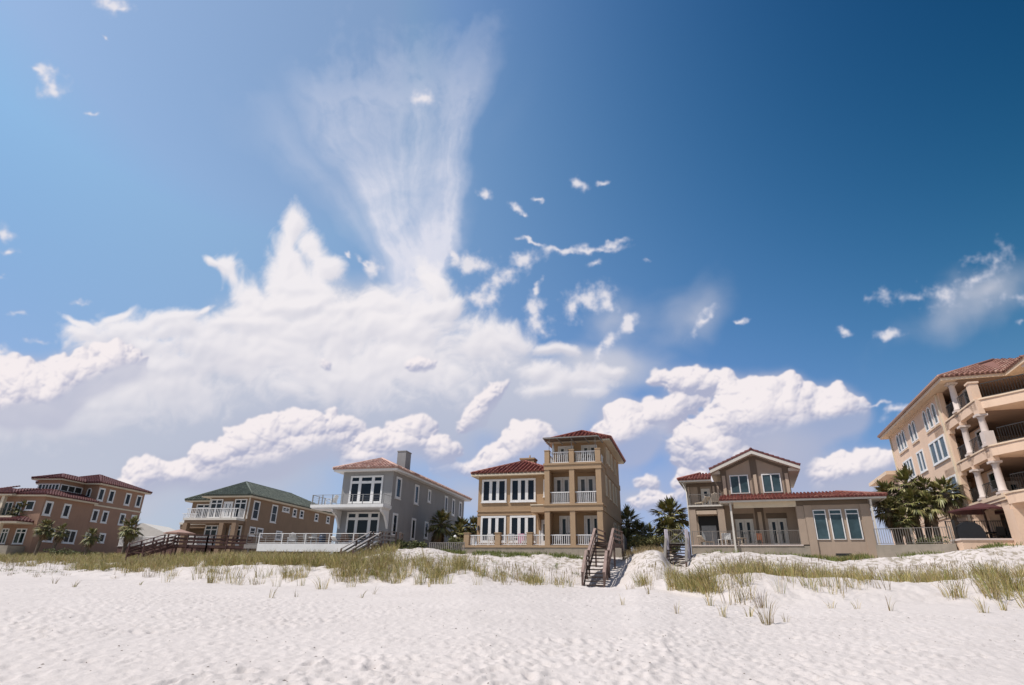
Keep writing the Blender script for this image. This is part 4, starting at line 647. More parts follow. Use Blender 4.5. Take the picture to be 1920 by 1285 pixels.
h.part('balcony', 'offwhite_paint', (-7.1, -0.2, -1.6, -0.01, 7.52, 7.76), (-9.2, -5.3, .4, 1.98, 7.2, 7.44)); h.part('balcony_beam', B_, (-7.0, -0.25, -1.5, -0.02, 7.2, 7.517), (-9.1, -5.32, .5, 1.97, 6.8, 7.197))
h.rail((-7.0, -1.5), (-0.3, -1.5), 7.76, 8.85, W_, .2, .05); h.rail((-0.3, -1.45), (-0.3, -0.1), 7.76, 8.85, W_, .2, .05); h.rail((-9.1, .5), (-7.1, .5), 7.44, 8.5, W_, .2, .05)
for u, v in ((-7.1, -1.5), (-2.35, -1.5), (-0.75, -1.5), (-9.1, .6)): h.part('column', B_, (u, u + .55, v, v + .55, 3.4, 7.2 if v < 0 else 6.8))
r0 = face('r', 0.0)
for a, b, z0, z1 in ((.75, 2.0, 7.85, 9.98), (4.55, 5.8, 7.85, 9.98), (6.85, 8.5, 9.38, 10.02), (9.35, 10.3, 9.0, 10.05), (11.1, 12.1, 9.0, 10.05), (15.1, 16.1, 9.0, 10.03), (18.5, 19.5, 9.0, 10.03), (.85, 2.0, 6.0, 7.02), (2.3, 3.5, 6.0, 7.02), (6.3, 7.6, 5.9, 7.0)): h.window(r0, a, b, z0, z1, (1, 1) if b - a > 1.5 else (1,), fr=.16, sash=.1)
# ================================================================== clay brown house, far left
h = House('maroon_roof_house', -59.06, 86, 6.8, 4.2, 'large clay brown house with stepped dark red roofs and an upstairs sun room')
K_ = 'clay_brown_stucco'
h.part('wall', K_, (-9.0, 0.0, -0.9, 8.5, 2.4, 13.5), (-20, -0.02, -9.0, -0.9, 2.4, 10.75), (-5.7, -2.3, -5.0, -0.9, 10.75, 13.45))
h.part('band', 'cream_trim', (0.0, 0.06, -0.9, 8.6, 10.55, 10.75), (-9.0, 0.06, 8.5, 8.56, 10.55, 10.75), (0.0, 0.06, 6.2, 8.6, 7.4, 7.5))
h.eave(-9.7, 0.6, -1.5, 9.1, 13.45, .26, 'cream_trim'); h.roof(-9.75, .66, -1.56, 9.16, 13.71, .36, 'maroon_tile', .4)
h.eave(-6.4, -1.75, -5.6, -1.3, 13.44, .25, 'cream_trim', name='sun_room_eave'); h.roof(-6.45, -1.7, -5.66, 1.5, 13.69, .36, 'maroon_tile', .4)
h.eave(-20.6, 0.6, -9.6, -0.9, 10.72, .27, 'cream_trim', name='lower_eave'); h.tiles([[(-20.6, -9.66, 10.99), (.66, -9.66, 10.99), (-2.6, -5.6, 12.05), (-17, -5.6, 12.05)], [(.66, -9.66, 10.99), (.66, -0.95, 10.99), (-2.6, -1.0, 12.05), (-2.6, -5.6, 12.05)], [(-20.6, -1, 10.99), (-20.6, -9.66, 10.99), (-17, -5.6, 12.05), (-17, -1, 12.05)]], 'maroon_tile', .4, name='lower_roof')
q = h.mb(); q.prism([(-17.5, 11.9), (-2.6, 11.9), (-2.6, 12.1), (-17.5, 12.1)], -5.6, -1.0, 'y'); q.build('flat_roof', 'brown_roof', h.root)
h.tiles([[(-9.5, -10.3, 10.99), (-3.6, -10.3, 10.99), (-6.5, -8.0, 12.0)], [(-3.6, -10.3, 10.99), (-3.6, -6.5, 12.0), (-6.5, -6.5, 12.0), (-6.5, -8.0, 12.0)], [(-9.5, -6.5, 12.0), (-9.5, -10.3, 10.99), (-6.5, -8.0, 12.0), (-6.5, -6.5, 12.0)]], 'maroon_tile', .4, name='porch_roof'); h.part('porch_eave', 'cream_trim', (-9.45, -3.65, -10.25, -9.0, 10.72, 10.98))
for u in (-9.2, -5.25): h.part('column', 'cream_trim', (u, u + .42, -10.0, -9.58, 8.2, 10.72)); 
h.part('porch_floor', 'cream_trim', (-12.0, -2.6, -10.3, -9.0, 7.95, 8.2)); h.rail((-11.5, -10.2), (-2.8, -10.2), 8.2, 9.15, 'black_iron', .2, .03, top=.05)
h.tiles([[(-12.5, -11.4, 7.55), (-0.5, -11.4, 7.55), (-2.0, -9.0, 8.2), (-12.5, -9.0, 8.2)], [(-0.5, -11.4, 7.55), (-0.5, -9.0, 7.55), (-2.0, -9.0, 8.2)]], 'maroon_tile', .4, name='verandah_roof'); h.part('verandah_eave', 'cream_trim', (-12.5, -0.55, -11.35, -9.0, 7.25, 7.5))
for u in (-6.9, -3.35): h.part('column', 'cream_trim', (u, u + .42, -11.1, -10.68, 3.8, 7.25))
h.part('verandah_floor', 'concrete_wall', (-12.5, -0.6, -11.4, -9.0, 2.6, 4.6))
f9, fm9 = face('f', -9.0), face('f', -0.9)
for a, b in ((-7.9, -6.3), (-5.6, -4.3), (-3.9, -2.9)): h.window(f9, a, b, 8.25, 10.05, (1, 1), glass='green_glass')
h.window(f9, -2.4, -1.2, 9.0, 10.2, (1,)); 
for a, b in ((-7.6, -5.3), (-4.6, -3.6), (-2.6, -1.1)): h.window(f9, a, b, 4.9, 6.75, (1, 1), glass='green_glass', transom=.35)
fs5, r0, r23 = face('f', -5.0), face('r', 0.0), face('r', -2.3)
h.window(fs5, -5.6, -2.35, 12.1, 12.98, (1, 1, 1, 1, 1, 1), fr=.12); h.window(r23, -4.9, -1.2, 12.05, 12.98, (1, 1, 1), fr=.12, glass='dark_room'); h.window(fm9, -1.7, -1.0, 11.7, 13.0, (1,), arch=True, glass='dark_room')
for a in (-0.8, 1.15, 4.5, 6.85): h.window(r0, a, a + 1.15, 11.3, 13.1, (1,), fr=.22)
for a in (-0.85, 1.0, 4.4, 6.8): h.window(r0, a, a + 1.15, 8.4, 10.1, (1,), fr=.22)
for a in (-8.75, -5.85): h.window(face('r', -0.02), a, a + 1.2, 8.45, 10.25, (1,), fr=.24)
h.window(face('r', -0.02), -8.0, -6.0, 5.3, 7.0, (1, 1), fr=.2, glass='dark_room'); h.window(face('r', -0.02), -4.5, -2.5, 5.3, 7.05, (1, 1), fr=.2, glass='dark_room'); h.window(r0, 1.5, 2.7, 5.7, 7.05, (1,), fr=.24, glass='dark_room'); h.window(r0, -1.0, 0.0, 5.7, 6.9, (1,), fr=.24)
# ================================================================== tan house with the gable
h = House('gable_house', 17.171, 49, 21.8, 4.59, 'tan house with dark timber style trim, steep front gable and wide low tile roof')
S_, D_, P_ = 'sandstone_stucco', 'dark_taupe_trim', 'pink_beige_strip'
h.part('wall', S_, (6.43, 10.95, 0.0, 12.0, 2.6, 7.85), (0.5, 6.43, 2.2, 12.0, 2.6, 7.9), (0.5, 5.95, 2.5, 12.0, 7.9, 11.0), (-2.5, 0.5, 2.5, 12.0, 2.6, 10.0))
q = h.mb(); q.prism([(0.5, 11.0), (5.95, 11.0), (3.24, 12.18)], 2.5, 6.0, 'y'); q.build('gable', S_, h.root)
h.part('terrace_wall', 'concrete_wall', (-2.25, 6.43, -0.02, 2.2, 2.4, 4.5)); h.part('terrace_edge', 'light_stone', (-2.3, 6.0, -0.08, 2.19, 4.5, 4.59))
h.part('eave', 'offwhite_paint', (0.28, 12.1, -0.62, -0.52, 7.82, 8.03), (0.28, 12.1, -0.52, 2.19, 7.90, 7.95), (12.0, 12.1, -0.52, 6.0, 7.82, 8.03), (10.96, 12.0, 2.2, 6.0, 7.90, 7.95))
h.part('porch_beam', 'cream_trim', (1.3, 6.0, -0.02, 0.12, 7.42, 7.88)); h.part('beam', D_, (5.95, 6.45, -0.04, 0.16, 7.0, 7.86), (6.45, 10.95, -0.03, 0.0, 7.50, 7.86))
h.part('column', S_, (5.88, 6.42, -0.06, 0.5, 4.59, 7.45)); h.part('pilaster', S_, (6.44, 7.0, -0.10, 0.0, 2.8, 7.5)); h.part('pilaster', S_, (10.3, 10.97, -0.10, 0.0, 2.8, 7.5))
q = h.mb(); q.box(1.0, 1.14, -0.35, -0.21, 3.6, 7.85); q.build('downpipe', 'offwhite_paint', h.root); q = h.mb(); q.box(10.98, 11.1, -0.4, -0.28, 3.2, 7.3); q.bar((11.04, -.34, 7.3), (11.04, -.5, 7.8), .12); q.build('downpipe', 'offwhite_paint', h.root)
zt = 8.05; A_, B2, C_ = (0.25, -0.68, zt), (12.15, -0.68, zt), (9.2, 2.3, 8.72)
h.tiles([[A_, B2, C_, (0.25, 2.48, 8.74)], [B2, (12.15, 8.0, zt), (9.2, 5.5, 8.72), C_], [(5.96, 5.5, 8.74), (9.2, 5.5, 8.72), C_, (5.96, 2.4, 8.74)]], 'red_tile', .27, name='low_roof', ridges=[(B2, C_)])
q = h.mb(); q.poly((5.96, 2.4, 8.70), (9.2, 2.4, 8.68), (9.2, 8, 8.68), (5.96, 8, 8.70)); q.build('flat_roof', 'brown_roof', h.root)
# gable roof: two slopes running back, white rake boards
gl, pk, gr = (-0.30, 11.0), (3.25, 12.50), (6.85, 11.0); y0, y1 = 1.75, 12.4
h.tiles([[(gl[0], y1, gl[1]), (gl[0], y0, gl[1]), (pk[0], y0, pk[1]), (pk[0], y1, pk[1])], [(gr[0], y0, gr[1]), (gr[0], y1, gr[1]), (pk[0], y1, pk[1]), (pk[0], y0, pk[1])]], 'maroon_tile', .3, slab=.08, name='gable_roof', ridges=[((pk[0], y0, pk[1]), (pk[0], y1, pk[1]))])
q = h.mb()
for a, b in ((gl, pk), (pk, gr)):
    q.add([(a[0], y0 + .02, a[1] - .36), (b[0], y0 + .02, b[1] - .36), (b[0], y0 + .02, b[1] - .085), (a[0], y0 + .02, a[1] - .085), (a[0], 2.48, a[1] - .36), (b[0], 2.48, b[1] - .36), (b[0], 2.48, b[1] - .085), (a[0], 2.48, a[1] - .085)], [(0, 1, 2, 3), (4, 7, 6, 5), (0, 4, 5, 1), (3, 2, 6, 7), (0, 3, 7, 4), (1, 5, 6, 2)])
q.box(gl[0], .48, 2.48, y1, 10.62, 10.9); q.box(5.97, gr[0], 2.48, y1, 10.62, 10.9); q.build('rake_board', 'offwhite_paint', h.root)
q = h.mb(face('f', 2.5)); q.box(.5, .98, 0, .05, 8.75, 11.15); q.box(2.98, 3.52, 0, .05, 8.75, 12.0); q.box(5.47, 5.95, 0, .05, 8.75, 11.15)
for a, b in (((.98, 11.0), (2.98, 11.86)), ((5.47, 11.0), (3.52, 11.86))): q.add([(a[0], .05, a[1] - .10), (b[0], .05, b[1] - .10), (b[0], .05, b[1] + .15), (a[0], .05, a[1] + .12), (a[0], 0, a[1] - .10), (b[0], 0, b[1] - .10), (b[0], 0, b[1] + .15), (a[0], 0, a[1] + .12)], [(0, 1, 2, 3), (0, 4, 5, 1), (3, 2, 6, 7), (0, 3, 7, 4), (1, 5, 6, 2)])
q.build('timber_trim', D_, h.root); q = h.mb(face('f', 2.5)); [q.box(a, a + .26, .05, .11, 8.75, 10.45) for a in (.60, 3.14, 5.62)]; q.build('trim_strip', P_, h.root)
for a, b in ((1.2, 2.73), (3.79, 5.28)): h.window(face('f', 2.5), a, b, 8.9, 10.47, (1, 1), fr=.09, mull=.05, sill=False, glass='screened_glass')
for a, b in ((7.02, 7.92), (8.13, 9.0), (9.25, 10.15)): h.window(face('f', 0.0), a, b, 4.93, 7.14, (1,), transom=.26, fr=.07, mull=.04, sill=False, glass='screened_glass')
h.door(face('f', 2.2), 1.25, 2.63, 4.6, 6.75, 2, 'offwhite_paint'); h.door(face('f', 2.2), 3.8, 5.18, 4.6, 6.75, 2, 'offwhite_paint')
q = h.mb(face('f', 2.2)); q.box(1.15, 2.73, 0, .04, 6.78, 7.2); q.box(3.7, 5.28, 0, .04, 6.78, 7.2); q.box(2.85, 3.55, 0, .06, 4.6, 7.85); q.build('door_surround', D_, h.root); q = h.mb(face('f', 2.2)); q.box(3.06, 3.36, .06, .12, 4.6, 7.3); q.build('trim_strip', P_, h.root)
h.rail((1.1, .1), (5.85, .1), 4.6, 5.68, 'bronze_rail', .135, .022, top=.05, posts=1.6); h.rail((-2.15, .1), (0.95, .1), 4.6, 5.68, 'bronze_rail', .135, .022, top=.05, posts=1.5)
# left bay: porch below, balcony above, small hip roof
h.part('bay_wall', S_, (-2.3, -1.8, .95, 1.45, 4.59, 7.5), (-0.05, .5, .95, 2.5, 4.59, 7.5)); h.part('bay_beam', D_, (-2.3, .5, .93, 1.5, 7.5, 7.72)); h.part('porch_ceiling', P_, (-1.74, -.1, .95, 2.4, 7.1, 7.4)); h.part('balcony', 'offwhite_paint', (-2.35, .45, .85, 2.49, 7.72, 7.84))
h.rail((-2.25, .95), (.4, .95), 7.84, 8.76, 'bronze_rail', .14, .022, top=.05, posts=1.3); h.rail((-2.25, 1.0), (-2.25, 2.45), 7.84, 8.76, 'bronze_rail', .14, .022, top=.05)
q = h.mb(face('f', 2.5)); q.box(-2.5, -2.2, 0, .05, 7.84, 9.95); q.box(-1.55, -1.32, 0, .05, 7.84, 9.95); q.box(-.4, .49, 0, .05, 7.84, 9.95); q.box(-2.2, -.4, 0, .04, 9.6, 9.95); q.build('timber_trim', D_, h.root)
q = h.mb(face('f', 2.5)); [q.box(a, a + .17, .05, .10, 7.84, 9.6) for a in (-2.42, -0.3, .05)]; q.build('trim_strip', P_, h.root)
h.door(face('f', 2.5), -1.28, -.55, 7.85, 9.4, 1, 'offwhite_paint', stile=.13); q = h.mb(face('f', 2.49)); q.box(-1.74, -.11, 0, .04, 4.6, 7.08); q.build('garage_shade_panel', 'dark_room', h.root); q = h.mb(face('f', 2.45)); q.box(-1.55, -.35, 0, .05, 4.65, 6.3); q.build('shutter', 'curtain', h.root)  # near-black sheet on the solid wall paints the garage opening's shade
h.part('bay_eave', 'offwhite_paint', (-3.0, -.28, 1.2, 1.3, 9.88, 10.08), (-3.0, -2.9, 1.3, 12.3, 9.88, 10.08), (-2.9, -.28, 1.3, 12.3, 9.93, 9.98))
h.tiles([[(-3.05, 1.15, 10.1), (-.28, 1.15, 10.1), (-.28, 2.9, 10.78), (-1.2, 2.9, 10.78)], [(-3.05, 12.4, 10.1), (-3.05, 1.15, 10.1), (-1.2, 2.9, 10.78), (-1.2, 11, 10.78)]], 'red_tile', .27, name='bay_roof', ridges=[((-3.05, 1.15, 10.1), (-1.2, 2.9, 10.78))])
q = h.mb(); q.tube([(-2.75, 1.3, 9.85), (-2.55, 1.5, 9.4), (-2.4, 1.0, 8.9), (-2.38, .9, 3.9)], [.05] * 4, 6); q.build('downpipe', 'offwhite_paint', h.root)
h.part('crawl_vent', 'dark_room', (8.1, 9.15, -0.02, 0.0, 3.75, 3.95))
h5 = h
# ================================================================== peach apartment block, far right
h = House('apartment_block', 34.229, 44, 19.7, 4.2, 'tall peach apartment block with arched balconies and slim white columns', 'apartment building')
E_, C2 = 'peach_stucco', 'light_stone'
h.part('wall', E_, (0.0, 16.0, 3.0, 16.1, 2.4, 16.15), (0.0, 0.35, 0.0, 3.0, 2.4, 16.15)); h.part('rear_wing', E_, (0.05, 9, 16.1, 24.0, 2.4, 12.4))
q = h.mb(); q.prism([(-1.0, 12.75), (6, 12.75), (3, 14.2)], 22.5, 24.5, 'y'); q.build('rear_wing_gable', 'terracotta_tile', h.root); h.part('rear_wing_eave', 'peach_trim', (-1.0, 8, 16.2, 24.6, 12.4, 12.75))
h.part('moulding', 'peach_trim', (-0.12, 0.0, -6.6, 16.2, 7.18, 7.42), (-0.07, 0.0, -6.6, 16.2, 7.0, 7.18), (-.05, 0.0, 0.45, 16.15, 15.95, 16.15))
h.eave(-0.72, 15, -3.5, 16.8, 16.12, .30, 'peach_trim'); 
zt = 16.42; k_ = .47
h.tiles([[(-0.78, -3.56, zt), (3.4, -3.56, zt), (5.4, 2.6, zt + 6.16 * k_)], [(-0.78, 16.9, zt), (-0.78, -3.56, zt), (5.4, 2.6, zt + 6.16 * k_), (5.4, 10.7, zt + 6.16 * k_)], [(-0.78 + 16, 16.9, zt), (-0.78, 16.9, zt), (5.4, 10.7, zt + 6.16 * k_)],
         [(3.25, -6.75, zt), (3.25, -3.56, zt), (4.7, -3.5, zt + .4), (4.7, -5.4, zt + .4)], [(3.25, -6.75, zt), (12.0, -6.75, zt), (10.6, -5.4, zt + .4), (4.7, -5.4, zt + .4)], [(3.3, -3.56, zt + .01), (12.0, -3.56, zt + .4), (5.4, 2.6, zt + 6.16 * k_)]], 'terracotta_tile', .31, ridges=[((-0.78, -3.56, zt), (5.4, 2.6, zt + 6.16 * k_)), ((-0.78, -3.56, zt + .0), (-0.78, 16.9, zt))])
h.part('front_eave', 'peach_trim', (3.3, 3.42, -6.6, -3.5, 16.1, 16.42), (3.42, 12, -6.6, -3.5, 16.12, 16.18), (3.3, 12, -6.7, -6.6, 16.1, 16.42))
l0 = face('l', 0.0)
def group_win(z0, z1, spans, arch, fr=.1):
    for sp in spans:
        n = len(sp) - 1
        if arch:
            for i in range(n): h.window(l0, sp[i], sp[i] + .88, z0, z1, arch=True, fr=.12, glass='screened_glass')
            q = h.mb(l0); q.box(sp[0] - .08, sp[-2] + .96, 0, .10, z0 - .16, z0 - .075); q.build('sill', 'peach_trim', h.root)
        else: h.window(l0, sp[0], sp[-1], z0, z1, (1,) * n, fr=.15, mull=.16, glass='screened_glass')
group_win(14.0 - .0, 15.78, [(1.2, 2.45, 3.7, 4.9), (7.1, 8.2, 9.2), (10.7, 11.75, 12.8, 13.8)], True)
group_win(11.2, 13.05, [(1.0, 2.3, 3.6, 4.95), (6.8, 7.75, 8.75), (10.3, 11.3, 12.3, 13.35)], False)
group_win(8.1, 9.85, [(.8, 2.3, 3.85), (6.8, 7.75, 8.75), (10.3, 11.3, 12.3, 13.35)], False)
q = h.mb(); q.box(-.14, 0.0, .28, .42, 3.2, 16.1); q.build('downpipe', 'cream_trim', h.root); q = h.mb(); q.box(-.12, 0.0, 15.7, 15.82, 3.0, 16.1); q.build('downpipe', 'cream_trim', h.root)
# arcade: slabs, slim columns, arched fronts along the left side, bulging balconies to the sea
def arcwall(z_spring, z_top, spans, y_a, y_b):
    """wall strip over the openings, cut by round-headed arches, 0.35 thick"""
    q = h.mb(); n = 12; ys_ = sorted(spans); edge = y_a
    for (a, b) in ys_:
        if a > edge: q.box(0.0, .35, edge, a, z_spring, z_top)
        cy = (a + b) / 2; r = (b - a) / 2; hh_ = min(r * .85, z_top - z_spring - .12)
        P = [(cy - r * math.cos(math.pi * i / n), z_spring + hh_ * math.sin(math.pi * i / n)) for i in range(n + 1)]
        for i in range(n):
            (p0, s0), (p1, s1) = P[i], P[i + 1]; q.add([(0, p0, s0), (0, p1, s1), (0, p1, z_top), (0, p0, z_top), (.35, p0, s0), (.35, p1, s1), (.35, p1, z_top), (.35, p0, z_top)], [(0, 1, 2, 3), (4, 7, 6, 5), (0, 4, 5, 1)])
        edge = b
    if edge < y_b: q.box(0.0, .35, edge, y_b, z_spring, z_top)
    q.build('arcade_wall', E_, h.root)
arcwall(12.75, 13.78, [(-2.5, -.3), (-5.5, -2.85)], -6.35, 0.0); arcwall(9.55, 10.55, [(-2.5, -.3), (-5.5, -2.85)], -6.35, 0.0); arcwall(6.4, 7.2, [(-2.6, -.6), (-5.6, -3.1)], -6.6, 0.4)
edgepts = {13.8: [(0.0, -6.1), (.42, -6.5), (1.2, -7.1), (2.2, -8.0), (3.6, -8.8), (5.2, -9.2), (7.0, -9.2), (9, -8.6), (11, -7.2), (12, -6)], 10.55: [(0.0, -6.45), (.36, -7.05), (.8, -7.75), (1.4, -8.6), (2.6, -9.6), (4.4, -10.2), (6.5, -10.2), (8.6, -9.6), (10.4, -8.2), (12, -6)], 7.42: [(0.0, -6.6), (.12, -7.5), (.45, -8.3), (1.2, -9.3), (2.6, -10.1), (4.4, -10.6), (6.5, -10.6), (8.6, -10), (10.4, -8.6), (12, -6)]}
for zt, ep in edgepts.items():
    q = h.mb(); q.prism([(0.0, 3.0)] + ep + [(12, 3.0)], zt - .72, zt - .1, 'z'); q.build('balcony', E_, h.root)
    q = h.mb(); q.prism([(-.05, 0.0)] + [(a - .05 if i < 2 else a - .03, b - .07) for i, (a, b) in enumerate(ep)] + [(12, .4)], zt - .1, zt, 'z'); q.build('balcony_cap', 'peach_trim', h.root)
    q = h.mb(); z0 = zt
    P_l = [Vector((a + .12, b + .12, 0)) for a, b in ep[1 if zt > 8 else 1:]]
    for a, b in zip(P_l[:-1], P_l[1:]):
        q.bar((a.x, a.y, z0 + 1.02), (b.x, b.y, z0 + 1.02), .05); q.bar((a.x, a.y, z0 + .1), (b.x, b.y, z0 + .1), .03); n = max(1, int((b - a).length / .15))
        for i in range(n): c_ = a + (b - a) * i / n; q.box(c_.x - .01, c_.x + .01, c_.y - .01, c_.y + .01, z0, z0 + 1.0)
    q.build('railing', 'black_iron', h.root)
    for (a, b) in ((-2.35, -.45), (-5.3, -3.0)):
        if zt < 8 and False: continue
        q = h.mb(); q.bar((.15, a, z0 + 1.0), (.15, b, z0 + 1.0), .045); q.bar((.15, a, z0 + .1), (.15, b, z0 + .1), .03); n = int((b - a) / .15)
        for i in range(n + 1): y_ = a + (b - a) * i / n; q.box(.14, .16, y_ - .01, y_ + .01, z0 + .1, z0 + 1.0)
        q.bar((.15, a, z0 + .1), (.15, (a + b) / 2, z0 + 1.0), .03); q.bar((.15, b, z0 + .1), (.15, (a + b) / 2, z0 + 1.0), .03); q.build('railing', 'black_iron', h.root)
def column(y_, z0, z1, r=.21, x_=.16):
    q = h.mb(); q.box(x_ - .32, x_ + .32, y_ - .32, y_ + .32, z0, z0 + .14); q.tube([(x_, y_, z0 + .14), (x_, y_, z0 + .26), (x_, y_, z0 + .3), (x_, y_, (z0 + z1) / 2), (x_, y_, z1 - .3), (x_, y_, z1 - .14)], [r * 1.35, r * 1.3, r * 1.08, r * 1.05, r * .92, r * 1.3], 14); q.box(x_ - .33, x_ + .33, y_ - .33, y_ + .33, z1 - .14, z1)
    q.build('column', C2, h.root)
for y_ in (-2.68, -5.95): column(y_, 10.55, 12.76); column(y_, 7.42, 9.56)
column(-2.6, 13.8, 16.1); column(-6.1, 13.8, 16.1, x_=3.75, r=.14)
h.part('pedestal', C2, (-.08, .5, -6.3, -5.6, 10.55, 11.55)); h.part('parapet_pier', E_, (-.02, .5, -6.1, -5.5, 13.8, 14.98), (-.08, .56, -6.16, -5.44, 14.98, 15.1))
h.part('arcade_pier', E_, (0, .7, -6.9, -5.6, 2.4, 6.4), (0, .6, -3.1, -2.6, 2.4, 6.4), (0, .6, -.6, .4, 2.4, 7.2), (0.05, 12, -6.85, -6.3, 6.0, 6.7)); h.part('arcade_pier', E_, (3.2, 4.3, -7.0, -6.2, 2.4, 6.4))
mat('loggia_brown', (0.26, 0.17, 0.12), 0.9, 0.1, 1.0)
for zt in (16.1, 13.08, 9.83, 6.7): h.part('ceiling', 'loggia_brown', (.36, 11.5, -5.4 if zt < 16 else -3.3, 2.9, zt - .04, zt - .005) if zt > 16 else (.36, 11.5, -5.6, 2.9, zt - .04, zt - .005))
h.part('loggia_shade_wall', 'loggia_brown', (.36, 11.5, 2.9, 2.98, 2.5, 16.05)); f4 = face('f', 2.9)  # back wall panel coloured darker brown to hold the loggia's shade
for z0 in (7.42, 10.55, 13.8):
    h.part('bay_wall', E_, (1.5, 1.7, -2.5, 2.88, z0, z0 + (2.25 if z0 > 13 else 2.3))); h.window(face('l', 1.5), -2.1, -0.7, z0 + .85, z0 + 2.15, (1,), fr=.12, glass='green_glass')
for z0, g_ in ((13.8, 'window_glass'), (10.55, 'green_glass'), (7.42, 'green_glass'), (4.4, 'dark_room')):
    for a in (.6, 3.0, 5.6, 8.4): h.door(f4, a, a + 1.7, z0, z0 + 2.05, 2, glass=g_, trim='light_stone' if z0 > 5 else 'dark_taupe_trim')
h6 = h
# ================================================================== roofs far behind
h = House('distant_house', -73, 128, 0, 3.0, 'pale gabled roof of a far white house between the brown houses'); h.part('wall', 'offwhite_paint', (-10, 6, 0, 8, 2.5, 8.4)); q = h.mb(); q.prism([(-13, 8.4), (5, 8.4), (-4, 11.6)], -1, 9, 'y'); q.build('roof', 'offwhite_paint', h.root); h.window(face('f', 0), -1, .5, 6.2, 7.8, (1, 1))

# ------------------------------------------------------------------ wooden stairs and walkways
mat('shaded_treads', (0.06, 0.038, 0.03), 0.9, 0.4, 4, 0.3, 25)  # tread wood coloured darker to carry the shade on the tread fronts
def stairs(label, flights, width, wood, raild, name='beach_stairs', cat='stairs', rail_h=0.95, baluster=False, post_m=None, post_step=1.7, rails=True, thick=.06, treads_per_m=4.6):
    """flights: list of ((x,y,z),(x,y,z)); level runs become boardwalk"""
    x0, y0, z0 = flights[0][0]; g0 = gz(x0, y0); root = empty(name, (x0, y0, min(z0, g0)), 0, label, cat); ox = Vector((x0, y0, min(z0, g0)))
    new = lambda: MB(lambda x, y, z: (x - ox.x, y - ox.y, z - ox.z))
    S = new(); RL = [new(), new()]; fi = 0
    for (a, b) in flights:
        a, b = Vector(a), Vector(b); d = b - a; L2 = Vector((d.x, d.y, 0)).length; dn = Vector((d.x, d.y, 0)).normalized(); sd_ = Vector((dn.y, -dn.x, 0)) * width / 2; rise = abs(d.z)
        if rise > 0.25:
            n = max(3, round(rise / 0.23)); T2 = new()
            for i in range(n):
                c_ = a + d * ((i + .5) / n); c_.z = a.z + d.z * (i + 1) / n; T2.bar(c_ - sd_, c_ + sd_, min(.26, L2 / n * 0.7), .07)
            T2.build('treads', 'shaded_treads' if wood == 'weathered_wood' else wood, root)
            for s_ in (-1, 1): S.bar(a + sd_ * s_ - Vector((0, 0, .05)), b + sd_ * s_ - Vector((0, 0, .05)), .05, .28)
        else:
            n = max(2, round(L2 / .15)); T2 = new()
            for i in range(n): c_ = a + d * ((i + .5) / n); T2.bar(c_ - sd_ * 1.03, c_ + sd_ * 1.03, .135, .04)
            T2.build('deck_boards', wood, root)
            for s_ in (-1, 1): S.bar(a + sd_ * s_ - Vector((0, 0, .14)), b + sd_ * s_ - Vector((0, 0, .14)), .05, .22)
        m = max(1, round(L2 / post_step))
        for k, s_ in enumerate((-1, 1)):
            for i in range(m + 1):
                c_ = a + d * (i / m) + sd_ * s_ * 1.05; gg = gz(c_.x, c_.y) - .4; q = new(); q.bar((c_.x, c_.y, min(gg, c_.z - .1)), (c_.x, c_.y, c_.z + rail_h), .11, .11, (1, 0, 0))
                q.build('post', post_m or wood, root)
            if rails:
                up = Vector((0, 0, 1)); e = sd_ * s_ * 1.05
                RL[k].bar(a + e + up * (rail_h + .02), b + e + up * (rail_h + .02), .17, .05)
                if baluster:
                    RL[k].bar(a + e + up * .12, b + e + up * .12, .04); nb = max(2, int(L2 / .14))
                    for i in range(1, nb): c_ = a + d * (i / nb) + e; RL[k].box(c_.x - .013, c_.x + .013, c_.y - .013, c_.y + .013, c_.z + .12, c_.z + rail_h)
                else:
                    for hh_ in (.32, .62): RL[k].bar(a + e + up * hh_, b + e + up * hh_, .04, .13)
        fi += 1
    S.build('stringers', wood, root); [r_.build('handrail', raild, root) for r_ in RL]; return root
stairs('steep brown wooden stairs climbing from the sand to the tan tower house', [((5.28, 38.4, 1.22), (5.85, 40.6, 2.62)), ((5.85, 40.6, 2.62), (6.1, 41.3, 2.66)), ((6.1, 41.3, 2.66), (6.95, 43.9, 4.30)), ((6.95, 43.9, 4.30), (8.15, 47.0, 4.31))], 1.28, 'weathered_wood', 'weathered_wood_light', post_step=2.6)
stairs('dark stairs between two thick pale posts beside the gable house', [((11.75, 43.2, 2.10), (12.85, 46.2, 4.40)), ((12.85, 46.2, 4.40), (13.55, 48.0, 4.41))], 1.42, 'weathered_wood', 'bronze_rail', baluster=True, post_m='weathered_wood', post_step=3.5)
q = MB(); R2 = empty('gate_posts', (12.1, 45.6, 2.4), 0, 'pair of thick pale lilac posts with a brace rail in front of the dark stairs', 'posts')
for i, (x, y) in enumerate(((11.95, 45.75), (13.35, 45.3))): q = MB(lambda a, b, c_: (a - 12.1, b - 45.6, c_ - 2.4)); q.box(x - .11, x + .11, y - .11, y + .11, 2.5, 5.45); q.build('post', mat('pale_post', (0.60, 0.53, 0.56), .8, .2, 3), R2)
q = MB(lambda a, b, c_: (a - 12.1, b - 45.6, c_ - 2.4)); q.bar((12.06, 45.72, 5.40), (13.24, 45.34, 5.40), .05); q.bar((12.06, 45.72, 4.45), (13.24, 45.34, 4.45), .05); q.bar((12.1, 45.70, 4.5), (13.2, 45.36, 5.35), .06)
[q.box(x - .012, x + .012, y - .012, y + .012, 4.45, 5.40) for x, y in [(12.06 + 1.18 * t, 45.72 - .38 * t) for t in [i / 9 for i in range(1, 9)]]]; q.build('gate', 'bronze_rail', R2)
